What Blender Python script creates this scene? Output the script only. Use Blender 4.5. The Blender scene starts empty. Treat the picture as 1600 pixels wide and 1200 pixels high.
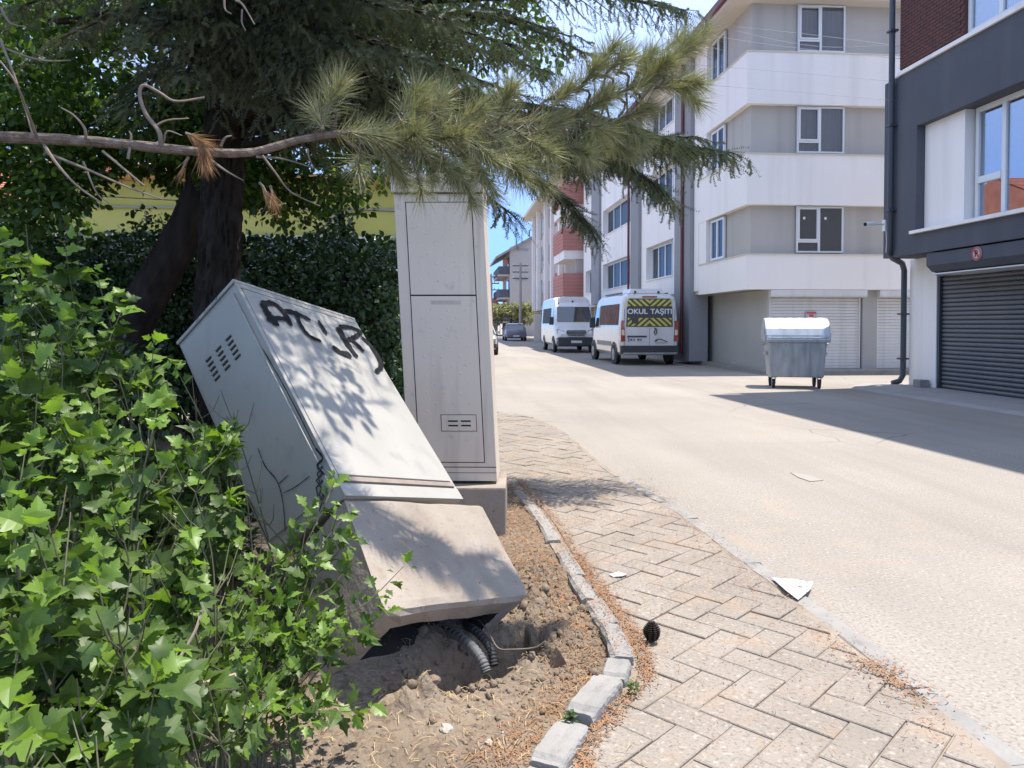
import bpy, bmesh, math, random
import numpy as np
from mathutils import Vector, Matrix, noise
R = math.radians
random.seed(7)
RNG = np.random.default_rng(7)
SC = bpy.context.scene
COL = SC.collection

# ------------------------------------------------------------------ camera, sky, sun, exposure
cam_d = bpy.data.cameras.new('camera'); cam = bpy.data.objects.new('camera', cam_d); COL.objects.link(cam)
cam.location = (0, 0, 1.4)
cam.rotation_euler = (R(90 - 1.3), 0, R(-4.6))
cam_d.sensor_width = 36; cam_d.lens = 26.55; cam_d.shift_y = -0.042
cam_d.clip_start = 0.05; cam_d.clip_end = 4000
SC.camera = cam
SUN = Vector((0.285, 0.06, 1)).normalized()
w = bpy.data.worlds.new('World'); SC.world = w; w.use_nodes = True
nt = w.node_tree
sky = nt.nodes.new('ShaderNodeTexSky'); sky.sky_type = 'NISHITA'; sky.sun_disc = False
sky.sun_elevation = math.asin(SUN.z); sky.sun_rotation = math.atan2(SUN.x, SUN.y)
sky.air_density = 0.7; sky.dust_density = 0.15; sky.ozone_density = 1.2; sky.altitude = 2500
hs = nt.nodes.new('ShaderNodeHueSaturation'); hs.inputs['Saturation'].default_value = 0.75
nt.links.new(sky.outputs[0], hs.inputs['Color']); # the photograph's sky stays blue right down to the roofs: take the white horizon glow out, by elevation only
tcn = nt.nodes.new('ShaderNodeTexCoord'); sp = nt.nodes.new('ShaderNodeSeparateXYZ'); mr = nt.nodes.new('ShaderNodeMapRange'); mr.interpolation_type = 'SMOOTHSTEP'; mr.inputs[1].default_value = 0.0; mr.inputs[2].default_value = 0.62
mt = nt.nodes.new('ShaderNodeMix'); mt.data_type = 'RGBA'; mt.inputs[6].default_value = (0.13, 0.235, 0.40, 1); mt.inputs[7].default_value = (1.4, 1.34, 1.26, 1)
mm = nt.nodes.new('ShaderNodeMix'); mm.data_type = 'RGBA'; mm.blend_type = 'MULTIPLY'; mm.inputs[0].default_value = 1
nt.links.new(tcn.outputs['Generated'], sp.inputs[0]); nt.links.new(sp.outputs[2], mr.inputs[0]); nt.links.new(mr.outputs[0], mt.inputs[0]); nt.links.new(hs.outputs[0], mm.inputs[6]); nt.links.new(mt.outputs[2], mm.inputs[7])
nt.links.new(mm.outputs[2], nt.nodes['Background'].inputs[0])
nt.nodes['Background'].inputs[1].default_value = 0.15
sl = bpy.data.lights.new('sun', 'SUN'); so = bpy.data.objects.new('sun', sl); COL.objects.link(so)
sl.energy = 2.0; sl.angle = R(0.5); sl.color = (1.0, 0.935, 0.85)
so.rotation_euler = (-SUN).to_track_quat('-Z', 'Y').to_euler(); so.location = (0, 0, 30)
vs = SC.view_settings; vs.view_transform = 'Standard'; vs.look = 'None'; vs.exposure = 2.0; vs.gamma = 1
vs.use_curve_mapping = False

# ------------------------------------------------------------------ materials
MATS = {}
def mat(name, col, rough=0.7, var=0.0, scale=8.0, bump=0.0, bscale=None, metal=0.0, col2=None, spec=0.5, trans=0.0, detail=5.0, stretch=None, coat=0.0, lo=0.3, hi=0.7):
    """colour mixed by noise with col2 (or a darker tint), optional noise bump and leaf translucency"""
    if name in MATS: return MATS[name]
    m = bpy.data.materials.new(name); m.use_nodes = True; MATS[name] = m
    t = m.node_tree; b = t.nodes['Principled BSDF']; N = t.nodes.new; L = t.links.new
    b.inputs['Roughness'].default_value = rough; b.inputs['Metallic'].default_value = metal
    b.inputs['Specular IOR Level'].default_value = spec
    if coat: b.inputs['Coat Weight'].default_value = coat
    c = (*col, 1)
    src = None
    if var or col2 or bump:
        g = N('ShaderNodeNewGeometry'); mp = N('ShaderNodeMapping'); L(g.outputs['Position'], mp.inputs[0])
        if stretch: mp.inputs['Scale'].default_value = stretch
    if var or col2:
        n = N('ShaderNodeTexNoise'); n.inputs['Scale'].default_value = scale; n.inputs['Detail'].default_value = detail
        L(mp.outputs[0], n.inputs['Vector'])
        r = N('ShaderNodeMapRange'); r.inputs[1].default_value = lo; r.inputs[2].default_value = hi
        L(n.outputs['Fac'], r.inputs[0])
        mx = N('ShaderNodeMix'); mx.data_type = 'RGBA'
        mx.inputs[6].default_value = c
        mx.inputs[7].default_value = (*(col2 if col2 else [v * (1 - var) for v in col]), 1)
        L(r.outputs[0], mx.inputs[0]); src = mx.outputs[2]
        L(src, b.inputs['Base Color'])
    else:
        b.inputs['Base Color'].default_value = c
    if bump:
        n2 = N('ShaderNodeTexNoise'); n2.inputs['Scale'].default_value = bscale or scale * 4; n2.inputs['Detail'].default_value = 6
        L(mp.outputs[0], n2.inputs['Vector'])
        bp = N('ShaderNodeBump'); bp.inputs['Strength'].default_value = min(1, bump); bp.inputs['Distance'].default_value = 0.02 * bump
        L(n2.outputs['Fac'], bp.inputs['Height']); L(bp.outputs[0], b.inputs['Normal'])
    if trans:
        tr = N('ShaderNodeBsdfTranslucent'); ms = N('ShaderNodeMixShader'); ms.inputs[0].default_value = trans
        gm = N('ShaderNodeMix'); gm.data_type = 'RGBA'; gm.blend_type = 'MULTIPLY'; gm.inputs[0].default_value = 1
        gm.inputs[7].default_value = (1.6, 1.7, 0.7, 1)
        if src: L(src, gm.inputs[6])
        else: gm.inputs[6].default_value = c
        L(gm.outputs[2], tr.inputs[0]); L(b.outputs[0], ms.inputs[1]); L(tr.outputs[0], ms.inputs[2])
        L(ms.outputs[0], t.nodes['Material Output'].inputs[0])
    return m
def add_speckle(m, scale, lo, hi, colour, mask_scale=None, mask_lo=0.5, mask_hi=0.6, fac=1.0):
    """lays a second noise colour over the base colour of material m (dust, stains, aggregate)"""
    t = m.node_tree; b = t.nodes['Principled BSDF']; N = t.nodes.new; L = t.links.new
    g = N('ShaderNodeNewGeometry'); n = N('ShaderNodeTexNoise'); n.inputs['Scale'].default_value = scale; n.inputs['Detail'].default_value = 4
    L(g.outputs['Position'], n.inputs['Vector'])
    r = N('ShaderNodeMapRange'); r.inputs[1].default_value = lo; r.inputs[2].default_value = hi; r.inputs[4].default_value = fac; L(n.outputs['Fac'], r.inputs[0])
    f = r.outputs[0]
    if mask_scale:
        n3 = N('ShaderNodeTexNoise'); n3.inputs['Scale'].default_value = mask_scale; L(g.outputs['Position'], n3.inputs['Vector'])
        r3 = N('ShaderNodeMapRange'); r3.inputs[1].default_value = mask_lo; r3.inputs[2].default_value = mask_hi; L(n3.outputs['Fac'], r3.inputs[0])
        mu = N('ShaderNodeMath'); mu.operation = 'MULTIPLY'; L(f, mu.inputs[0]); L(r3.outputs[0], mu.inputs[1]); f = mu.outputs[0]
    mx = N('ShaderNodeMix'); mx.data_type = 'RGBA'; mx.inputs[7].default_value = (*colour, 1); L(f, mx.inputs[0])
    ci = b.inputs['Base Color']
    if ci.is_linked: L(ci.links[0].from_socket, mx.inputs[6])
    else: mx.inputs[6].default_value = ci.default_value
    L(mx.outputs[2], ci)
    return m

ASPHALT = mat('asphalt_dusty', (0.265, 0.236, 0.202), 0.95, scale=0.35, col2=(0.335, 0.302, 0.26), bump=0.35, bscale=140, spec=0.2)
add_speckle(ASPHALT, 60, 0.5, 0.68, (0.16, 0.15, 0.135), fac=0.8)
add_speckle(ASPHALT, 55, 0.58, 0.72, (0.48, 0.44, 0.39), fac=0.8)
add_speckle(ASPHALT, 3.0, 0.5, 0.72, (0.40, 0.29, 0.20), mask_scale=0.22, mask_lo=0.46, mask_hi=0.6, fac=0.4)
def add_cracks(m, scale, width, colour, fac, mlo, mhi):
    t = m.node_tree; b = t.nodes['Principled BSDF']; N = t.nodes.new; L = t.links.new
    g = N('ShaderNodeNewGeometry'); nz = N('ShaderNodeTexNoise'); nz.inputs['Scale'].default_value = scale * 2.5; L(g.outputs['Position'], nz.inputs['Vector'])
    mxv = N('ShaderNodeVectorMath'); mxv.operation = 'MULTIPLY_ADD'; mxv.inputs[1].default_value = (.5, .5, .5); L(nz.outputs['Color'], mxv.inputs[0]); L(g.outputs['Position'], mxv.inputs[2])
    v = N('ShaderNodeTexVoronoi'); v.feature = 'DISTANCE_TO_EDGE'; v.inputs['Scale'].default_value = scale; L(mxv.outputs[0], v.inputs['Vector'])
    r = N('ShaderNodeMapRange'); r.inputs[1].default_value = width; r.inputs[2].default_value = 0.0; L(v.outputs['Distance'], r.inputs[0])
    n3 = N('ShaderNodeTexNoise'); n3.inputs['Scale'].default_value = scale * .6; L(g.outputs['Position'], n3.inputs['Vector'])
    r3 = N('ShaderNodeMapRange'); r3.inputs[1].default_value = mlo; r3.inputs[2].default_value = mhi; r3.inputs[4].default_value = fac; L(n3.outputs['Fac'], r3.inputs[0])
    mu = N('ShaderNodeMath'); mu.operation = 'MULTIPLY'; L(r.outputs[0], mu.inputs[0]); L(r3.outputs[0], mu.inputs[1])
    mx = N('ShaderNodeMix'); mx.data_type = 'RGBA'; mx.inputs[7].default_value = (*colour, 1); L(mu.outputs[0], mx.inputs[0]); ci = b.inputs['Base Color']; L(ci.links[0].from_socket, mx.inputs[6]); L(mx.outputs[2], ci)
add_cracks(ASPHALT, .42, .006, (.12, .105, .09), .75, .5, .6)
def add_streaks(m, vec, lo, hi, colour, fac):
    t = m.node_tree; b = t.nodes['Principled BSDF']; N = t.nodes.new; L = t.links.new
    g = N('ShaderNodeNewGeometry'); mp = N('ShaderNodeMapping'); mp.inputs['Scale'].default_value = vec; L(g.outputs['Position'], mp.inputs[0])
    n = N('ShaderNodeTexNoise'); n.inputs['Scale'].default_value = 1.0; n.inputs['Detail'].default_value = 7; L(mp.outputs[0], n.inputs['Vector'])
    r = N('ShaderNodeMapRange'); r.inputs[1].default_value = lo; r.inputs[2].default_value = hi; r.inputs[4].default_value = fac; L(n.outputs['Fac'], r.inputs[0])
    mx = N('ShaderNodeMix'); mx.data_type = 'RGBA'; mx.inputs[7].default_value = (*colour, 1); L(r.outputs[0], mx.inputs[0]); ci = b.inputs['Base Color']; L(ci.links[0].from_socket, mx.inputs[6]); L(mx.outputs[2], ci)
add_streaks(ASPHALT, (3.0, .22, 1), .48, .72, (.215, .195, .17), .35)
add_streaks(ASPHALT, (.5, .09, 1), .5, .7, (.42, .385, .335), .35)
PAVER = mat('paver_concrete', (0.235, 0.202, 0.168), 0.95, scale=2.3, col2=(0.31, 0.27, 0.226), bump=0.4, bscale=120, spec=0.2)
add_speckle(PAVER, 75, 0.52, 0.66, (0.17, 0.15, 0.13), fac=0.75)
add_speckle(PAVER, 48, 0.58, 0.7, (0.44, 0.40, 0.35), fac=0.6)
add_speckle(PAVER, 0.9, 0.5, 0.7, (0.21, 0.185, 0.16), fac=0.5)
add_speckle(PAVER, 4, 0.55, 0.75, (0.36, 0.24, 0.15), fac=0.45)
JOINT = mat('joint_sand', (0.20, 0.165, 0.13), 0.98, scale=4, col2=(0.34, 0.29, 0.235), bump=0.5, bscale=90, spec=0.1)
SOIL = mat('dry_soil', (0.165, 0.127, 0.093), 0.98, scale=2.4, col2=(0.255, 0.203, 0.15), bump=0.9, bscale=45, spec=0.1)
add_speckle(SOIL, 26, 0.5, 0.7, (0.085, 0.062, 0.045), fac=0.6)
add_speckle(SOIL, 70, 0.6, 0.75, (0.29, 0.235, 0.18), fac=0.6)
KERB = mat('kerb_concrete', (0.235, 0.225, 0.21), 0.92, scale=5, col2=(0.31, 0.295, 0.272), bump=0.5, bscale=60, spec=0.2)
add_speckle(KERB, 14, 0.6, 0.75, (0.17, 0.155, 0.14), fac=0.6)
PLINTH = mat('weathered_concrete', (0.25, 0.212, 0.17), 0.92, scale=4.0, col2=(0.34, 0.295, 0.245), bump=0.45, bscale=50, spec=0.2)
add_speckle(PLINTH, 11, 0.58, 0.72, (0.22, 0.16, 0.11), fac=0.55)
add_speckle(PLINTH, 60, 0.66, 0.72, (0.12, 0.10, 0.085), fac=0.8)
CABINET = mat('cabinet_grey_paint', (0.34, 0.325, 0.29), 0.45, scale=2.2, col2=(0.40, 0.385, 0.345), bump=0.06, bscale=30, spec=0.4)
add_speckle(CABINET, 9, 0.62, 0.74, (0.25, 0.25, 0.235), fac=0.5)
CABINET2 = mat('cabinet_beige_paint', (0.63, 0.535, 0.43), 0.5, scale=1.6, col2=(0.69, 0.59, 0.48), bump=0.06, bscale=25, spec=0.4)
add_speckle(CABINET2, 13, 0.64, 0.76, (0.34, 0.30, 0.26), fac=0.4)
BLACKPAINT = mat('black_spray_paint', (0.006, 0.006, 0.007), 0.75, scale=40, col2=(0.02, 0.02, 0.021), spec=.2)
GAP = mat('dark_gap', (0.02, 0.02, 0.02), 0.9)
RENDERW = mat('white_render', (0.85, 0.80, 0.755), 0.9, scale=0.7, col2=(0.88, 0.83, 0.785), bump=0.15, bscale=60, spec=0.2)
RENDERG = mat('grey_render', (0.44, 0.41, 0.37), 0.9, scale=0.6, col2=(0.48, 0.45, 0.41), bump=0.15, bscale=60, spec=0.2)
PILG = mat('pilaster_grey', (0.30, 0.30, 0.31), 0.9, scale=0.8, var=0.08, spec=0.2)
CREAM = mat('cream_soffit', (0.66, 0.60, 0.52), 0.85, scale=1, var=0.06)
MAROON = mat('maroon_metal', (0.16, 0.035, 0.035), 0.5, scale=3, var=0.2)
DARKR = mat('charcoal_render', (0.085, 0.09, 0.105), 0.85, scale=1.2, col2=(0.10, 0.106, 0.122), bump=0.15, bscale=60, spec=0.25)
BRICKR = mat('red_brown_cladding', (0.13, 0.05, 0.04), 0.9, scale=5, col2=(0.085, 0.04, 0.035), bump=0.4, bscale=30)
PVC = mat('white_pvc', (0.72, 0.73, 0.74), 0.35, scale=2, var=0.05)
GLASS = mat('window_glass', (0.10, 0.125, 0.15), 0.04, scale=0.8, col2=(0.16, 0.19, 0.22), spec=1.0, coat=1.0)
GLASSC = mat('curtained_glass', (0.33, 0.35, 0.37), 0.08, scale=3.0, col2=(0.24, 0.26, 0.28), spec=0.9, coat=1.0, stretch=(4, 4, 0.2))
GLASSD = mat('dark_glass', (0.035, 0.042, 0.05), 0.05, spec=1.0, coat=1.0)
SHUTW = mat('white_shutter', (0.66, 0.655, 0.645), 0.5, scale=1.2, col2=(0.60, 0.59, 0.57), stretch=(1, 1, 3))
SHUTD = mat('charcoal_shutter', (0.125, 0.125, 0.13), 0.45, scale=1.3, col2=(0.12, 0.12, 0.125), spec=0.5)
PIPED = mat('charcoal_pipe', (0.05, 0.055, 0.065), 0.45)
STEEL = mat('galvanised_steel', (0.46, 0.47, 0.455), 0.55, metal=0.3, scale=7, col2=(0.33, 0.34, 0.33), bump=0.1, bscale=20, stretch=(1, 1, 0.4))
STEELL = mat('galvanised_lid', (0.62, 0.64, 0.65), 0.42, metal=0.5, scale=6, col2=(0.50, 0.52, 0.53), bump=0.2, bscale=12)
RUBBER = mat('black_rubber', (0.03, 0.03, 0.032), 0.8, scale=20, var=0.3)
VANW = mat('white_van_paint', (0.70, 0.69, 0.68), 0.25, scale=1, var=0.05, coat=0.6)
PLASTD = mat('dark_plastic', (0.045, 0.047, 0.052), 0.6, scale=5, var=0.2)
REDL = mat('tail_light_red', (0.35, 0.02, 0.015), 0.15, scale=9, var=0.3, coat=1)
YELL = mat('yellow_reflective', (0.62, 0.58, 0.10), 0.5, scale=4, var=0.1)
STRIPED = mat('brown_stripe', (0.075, 0.065, 0.055), 0.5)
PLATE = mat('plate_white', (0.6, 0.62, 0.64), 0.5)
BARK = mat('cedar_bark', (0.022, 0.018, 0.015), 0.98, scale=9, col2=(0.05, 0.04, 0.034), bump=1.0, bscale=16, spec=0.05, stretch=(1, 1, 0.35))
BARKP = mat('pine_bark', (0.115, 0.083, 0.063), 0.95, scale=26, col2=(0.24, 0.19, 0.155), bump=1.0, bscale=45, spec=0.1)
TWIG = mat('dry_twig', (0.24, 0.19, 0.15), 0.95, scale=20, var=0.4)
NEEDLEP = mat('pine_needles', (0.13, 0.15, 0.07), 0.45, scale=55, col2=(0.34, 0.315, 0.18), trans=0.2, spec=0.4)
NEEDLEC = mat('cedar_needles', (0.05, 0.068, 0.038), 0.6, scale=4, col2=(0.14, 0.16, 0.095), trans=0.15, spec=0.3)
NEEDLED = mat('dead_needles', (0.30, 0.14, 0.06), 0.8, scale=25, col2=(0.40, 0.24, 0.12), trans=0.15)
LEAF = mat('leaf_green', (0.034, 0.072, 0.016), 0.45, scale=13, col2=(0.095, 0.148, 0.032), trans=0.3, spec=0.35)
LEAFY = mat('leaf_young', (0.16, 0.25, 0.04), 0.42, scale=9, col2=(0.17, 0.28, 0.05), trans=0.4, spec=0.4)
LEAFD = mat('leaf_deep_green', (0.035, 0.072, 0.015), 0.45, scale=3, col2=(0.08, 0.14, 0.03), trans=0.38, spec=0.4)
HEDGEL = mat('hedge_leaf', (0.028, 0.058, 0.018), 0.32, scale=3, col2=(0.07, 0.12, 0.035), trans=0.12, spec=0.5)
STEMG = mat('green_stem', (0.12, 0.12, 0.06), 0.7, scale=12, var=0.4)
LITTER = mat('needle_litter', (0.33, 0.17, 0.085), 0.9, scale=12, col2=(0.24, 0.14, 0.08), spec=0.1)
STRAW = mat('straw', (0.50, 0.38, 0.20), 0.9, scale=12, col2=(0.38, 0.27, 0.15), spec=0.1)
YWALL = mat('yellow_render', (0.42, 0.40, 0.10), 0.9, scale=1.0, col2=(0.50, 0.47, 0.14), bump=0.1)
TERRA = mat('terracotta_tile', (0.40, 0.13, 0.075), 0.85, scale=2.5, col2=(0.52, 0.22, 0.14), spec=0.2)
REDSH = mat('red_render', (0.52, 0.22, 0.18), 0.85, scale=1, var=0.12)
BEIGE = mat('beige_render', (0.55, 0.49, 0.44), 0.9, scale=0.8, var=0.08)
FARG = mat('far_grey_render', (0.45, 0.41, 0.38), 0.9, scale=0.7, var=0.1)
PAPER = mat('paper', (0.50, 0.50, 0.50), 0.8, scale=60, col2=(0.40, 0.40, 0.41))

add_streaks(RENDERW, (2.2, 2.2, .12), .5, .78, (.60, .57, .54), .55); add_streaks(RENDERG, (2.2, 2.2, .15), .5, .78, (.27, .26, .245), .5)
add_streaks(SHUTW, (5, 5, .3), .52, .75, (.45, .43, .40), .5); add_streaks(SHUTD, (4, 4, .3), .5, .75, (.16, .155, .15), .5); add_streaks(DARKR, (2, 2, .2), .5, .78, (.13, .132, .14), .5)
add_streaks(CABINET2, (14, 14, .8), .55, .75, (.36, .31, .26), .45); add_streaks(CABINET, (9, 9, 1.2), .55, .75, (.22, .21, .19), .45); add_streaks(STEEL, (9, 9, .8), .5, .72, (.17, .15, .13), .5); add_streaks(VANW, (3, 3, .6), .5, .8, (.5, .47, .43), .4)
# ------------------------------------------------------------------ builders
ORG = {}
def org(o):
    return ORG.get(o, Vector((0, 0, 0)))
class MB:
    """collects shapes in world coordinates; build() links them as one mesh object"""
    def __init__(s): s.v = []; s.f = []; s.m = []; s.cur = 0
    def add(s, vs_, fs):
        n = len(s.v); s.v += [tuple(p) for p in vs_]; s.f += [tuple(i + n for i in f) for f in fs]; s.m += [s.cur] * len(fs); return s
    def hexa(s, c):   # 8 corners: bottom 4 ccw, top 4 ccw
        return s.add(c, [(3, 2, 1, 0), (4, 5, 6, 7), (0, 1, 5, 4), (1, 2, 6, 5), (2, 3, 7, 6), (3, 0, 4, 7)])
    def box(s, x0, x1, y0, y1, z0, z1):
        return s.hexa([(x0, y0, z0), (x1, y0, z0), (x1, y1, z0), (x0, y1, z0), (x0, y0, z1), (x1, y0, z1), (x1, y1, z1), (x0, y1, z1)])
    def prism(s, poly, ax, a, b):   # poly 2D extruded along axis ax (0,1,2)
        def P(p, t):
            q = list(p); q.insert(ax, t); return tuple(q)
        n = len(poly); vs_ = [P(p, a) for p in poly] + [P(p, b) for p in poly]
        return s.add(vs_, [tuple(range(n))[::-1], tuple(range(n, 2 * n))] + [(i, (i + 1) % n, n + (i + 1) % n, n + i) for i in range(n)])
    def tube(s, pts, r, n=6, cap=True):
        pts = [Vector(p) for p in pts]; rs = r if isinstance(r, (list, tuple)) else [r] * len(pts)
        vs_ = []; fs = []; u = None
        for i, p in enumerate(pts):
            d = (pts[min(i + 1, len(pts) - 1)] - pts[max(i - 1, 0)])
            d = d.normalized() if d.length > 1e-9 else Vector((0, 0, 1))
            if u is None: u = d.orthogonal().normalized()
            u = (u - d * u.dot(d)); u = u.normalized() if u.length > 1e-6 else d.orthogonal().normalized()
            w_ = d.cross(u)
            for k in range(n):
                a = 2 * math.pi * k / n; vs_.append(p + (u * math.cos(a) + w_ * math.sin(a)) * rs[i])
        for i in range(len(pts) - 1):
            for k in range(n):
                fs.append((i * n + k, i * n + (k + 1) % n, (i + 1) * n + (k + 1) % n, (i + 1) * n + k))
        if cap: fs += [tuple(range(n))[::-1], tuple(range((len(pts) - 1) * n, len(pts) * n))]
        return s.add(vs_, fs)
    def loft(s, rings, cap=True):
        n = len(rings[0]); vs_ = [p for r_ in rings for p in r_]; fs = []
        for i in range(len(rings) - 1):
            for k in range(n): fs.append((i * n + k, i * n + (k + 1) % n, (i + 1) * n + (k + 1) % n, (i + 1) * n + k))
        if cap: fs += [tuple(range(n))[::-1], tuple(range((len(rings) - 1) * n, len(rings) * n))]
        return s.add(vs_, fs)
    def build(s, name, m, parent=None, bevel=0, smooth=False, kind=None, label=None):
        o0 = org(parent) if parent else Vector((0, 0, 0))
        me = bpy.data.meshes.new(name)
        me.from_pydata([(p[0] - o0.x, p[1] - o0.y, p[2] - o0.z) for p in s.v], [], s.f)
        ms = m if isinstance(m, (list, tuple)) else [m]
        for q in ms: me.materials.append(q)
        if len(ms) > 1: me.polygons.foreach_set('material_index', s.m)
        bm = bmesh.new(); bm.from_mesh(me)
        bmesh.ops.recalc_face_normals(bm, faces=bm.faces)
        if bevel:
            bmesh.ops.remove_doubles(bm, verts=bm.verts, dist=1e-5)
            es = [e for e in bm.edges if len(e.link_faces) == 2 and e.calc_face_angle(0) > 0.5]
            bmesh.ops.bevel(bm, geom=es, offset=bevel, segments=2, affect='EDGES', profile=0.6)
        bm.to_mesh(me); bm.free()
        if smooth:
            for p in me.polygons: p.use_smooth = True
        o = bpy.data.objects.new(name, me); COL.objects.link(o)
        if parent: o.parent = parent; ORG[o] = o0
        if kind: o['kind'] = kind
        if label: o['label'] = label
        return o
def npmesh(name, V, F, m, parent=None, kind=None, mi=None):
    """fast mesh from numpy arrays (F is n x 3 or n x 4)"""
    o0 = org(parent) if parent else Vector((0, 0, 0))
    V = np.asarray(V, np.float32) - np.array(o0, np.float32); F = np.asarray(F, np.int32); k = F.shape[1]
    me = bpy.data.meshes.new(name); me.vertices.add(len(V)); me.vertices.foreach_set('co', V.ravel())
    me.loops.add(F.size); me.loops.foreach_set('vertex_index', F.ravel())
    me.polygons.add(len(F)); me.polygons.foreach_set('loop_start', np.arange(0, F.size, k, dtype=np.int32))
    ms = m if isinstance(m, (list, tuple)) else [m]
    for q in ms: me.materials.append(q)
    if mi is not None: me.polygons.foreach_set('material_index', np.asarray(mi, np.int32))
    me.update(calc_edges=True)
    o = bpy.data.objects.new(name, me); COL.objects.link(o)
    if parent: o.parent = parent; ORG[o] = o0
    if kind: o['kind'] = kind
    return o
def tag(o, label, cat, group=None):
    o['label'] = label; o['category'] = cat
    if group: o['group'] = group
    return o
def thing(name, label, cat, loc=(0, 0, 0), group=None):
    o = bpy.data.objects.new(name, None); COL.objects.link(o); o.location = loc; o.empty_display_size = 0.2
    ORG[o] = Vector(loc); return tag(o, label, cat, group)
def instances(tv, tf, P, D, Nn, S):
    """copies of a template (x side, y along, z normal) at P, along D, normal about Nn, size S -> V, F"""
    P = np.asarray(P, float); D = np.asarray(D, float); Nn = np.asarray(Nn, float); S = np.asarray(S, float)
    D = D / (np.linalg.norm(D, axis=1, keepdims=True) + 1e-9)
    X = np.cross(D, Nn); X /= (np.linalg.norm(X, axis=1, keepdims=True) + 1e-9); Z = np.cross(X, D)
    if S.ndim == 1: S = np.stack([S, S, S], 1)
    V = P[:, None, :] + tv[None, :, 0:1] * (X * S[:, :1])[:, None, :] + tv[None, :, 1:2] * (D * S[:, 1:2])[:, None, :] + tv[None, :, 2:3] * (Z * S[:, 2:3])[:, None, :]
    F = tf[None] + (np.arange(len(P)) * len(tv))[:, None, None]
    return V.reshape(-1, 3), F.reshape(-1, tf.shape[1])
def rvec(n, s=1.0): return RNG.normal(0, s, (n, 3))
def curve_pts(ctrl, n):
    """Catmull-Rom through control points"""
    c = [Vector(p) for p in ctrl]; c = [c[0] * 2 - c[1]] + c + [c[-1] * 2 - c[-2]]; out = []
    segs = len(c) - 3
    for i in range(n):
        t = i / (n - 1) * segs; k = min(int(t), segs - 1); t -= k
        p0, p1, p2, p3 = c[k:k + 4]
        out.append(0.5 * ((2 * p1) + (p2 - p0) * t + (2 * p0 - 5 * p1 + 4 * p2 - p3) * t * t + (3 * p1 - p0 - 3 * p2 + p3) * t ** 3))
    return out

# ================================================================== GROUND
XOUT = [(0.5, 1.70), (2.2, 1.715), (3.4, 1.70), (4.2, 1.672), (5.5, 1.625), (6.0, 1.53), (7.1, 1.45), (8.5, 1.42), (9.6, 1.40), (10.3, 1.33), (11.0, 1.18), (11.5, 0.98), (11.84, 0.7)]
XIN = [(0.5, 0.25), (2.36, 0.33), (2.5, 0.41), (2.62, 0.50), (2.83, 0.66), (3.0, 0.70), (3.33, 0.71), (3.7, 0.69), (4.07, 0.67), (4.6, 0.65), (5.1, 0.64), (5.76, 0.60), (6.6, 0.50)]
def lerp(tab, y):
    return float(np.interp(y, [a for a, b in tab], [b for a, b in tab]))
ys = [-60, 0.5] + [y for y, x in XOUT[1:-1]] + [11.5, 11.84, 12.0]
road = MB()
def rx(y): return lerp(XOUT, y) + 0.02
ys = sorted(set(ys + [6.5, 7.8, 9.0]))
for a, b in zip(ys[:-1], ys[1:]):
    road.add([(rx(a), a, 0), (400, a, 0), (400, b, 0), (rx(b), b, 0)], [(0, 1, 2, 3)])
road.add([(-400, 12, 0), (400, 12, 0), (400, 2500, 0), (-400, 2500, 0)], [(0, 1, 2, 3)])
road.build('road', ASPHALT, kind='structure')

# planting bed: fine height field near the camera, coarse sheets beyond
HX0, HX1, HY0, HY1 = -2.6, 0.86, 1.7, 6.6
nx, ny = 190, 262
gx = np.linspace(HX0, HX1, nx); gy = np.linspace(HY0, HY1, ny)
GXm, GYm = np.meshgrid(gx, gy)
def fbm(x, y, s, o=4, seed=0.0):
    return noise.fractal(Vector((x * s + seed, y * s, seed)), 0.8, 2.1, o)
def soil_h(x, y):
    h = 0.012 + 0.016 * fbm(x, y, 2.2) + 0.006 * fbm(x, y, 14, 3, 5.1)
    # hole torn open under the tilted plinth
    dx = (x - 0.13) * 0.74 + (y - 3.13) * 0.67; dy = -(x - 0.13) * 0.67 + (y - 3.13) * 0.74
    q = math.sqrt((dx / 0.44) ** 2 + (dy / 0.21) ** 2) + 0.16 * fbm(x, y, 6, 3, 2.0)
    if q < 1.0:
        k = 1 - q; k = k * k * (3 - 2 * k) if k < 1 else 1
        h -= 0.22 * min(1, k * 1.35)
    for cx, cy, r, a in ((-.44, 2.95, .15, .12), (-.3, 3.12, .15, .11), (-.16, 3.28, .14, .09), (-.02, 3.42, .12, .05)):
        d = ((x - cx) ** 2 + (y - cy) ** 2) / (r * r)
        if d < 4: h += a * math.exp(-d * 1.3)
    # lumps thrown up at the rim, to the right of the plinth
    for cx, cy, r, a in ((0.42, 3.62, 0.16, 0.07), (0.5, 3.3, 0.12, 0.04), (0.44, 4.1, 0.2, 0.06), (-0.12, 2.74, 0.10, 0.10), (0.30, 3.02, 0.1, 0.03)):
        d = ((x - cx) ** 2 + (y - cy) ** 2) / (r * r)
        if d < 4: h += a * math.exp(-d * 1.6) * (1 + 1.1 * fbm(x, y, 18, 3, 9.0))
    e = x - lerp(XIN, y)
    if e > 0.0: h = min(h, 0.006)
    return h
H = np.array([[soil_h(x, y) for x in gx] for y in gy])
V = np.stack([GXm, GYm, H], -1).reshape(-1, 3)
ii = np.arange(ny - 1)[:, None] * nx + np.arange(nx - 1)[None]
F = np.stack([ii, ii + 1, ii + nx + 1, ii + nx], -1).reshape(-1, 4)
o = npmesh('soil', V, F, SOIL, kind='structure'); 
def soil_z(x, y):
    if HX0 <= x <= HX1 and HY0 <= y <= HY1:
        return float(H[int((y - HY0) / (HY1 - HY0) * (ny - 1)), int((x - HX0) / (HX1 - HX0) * (nx - 1))])
    return 0.01
sb = MB()
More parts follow.
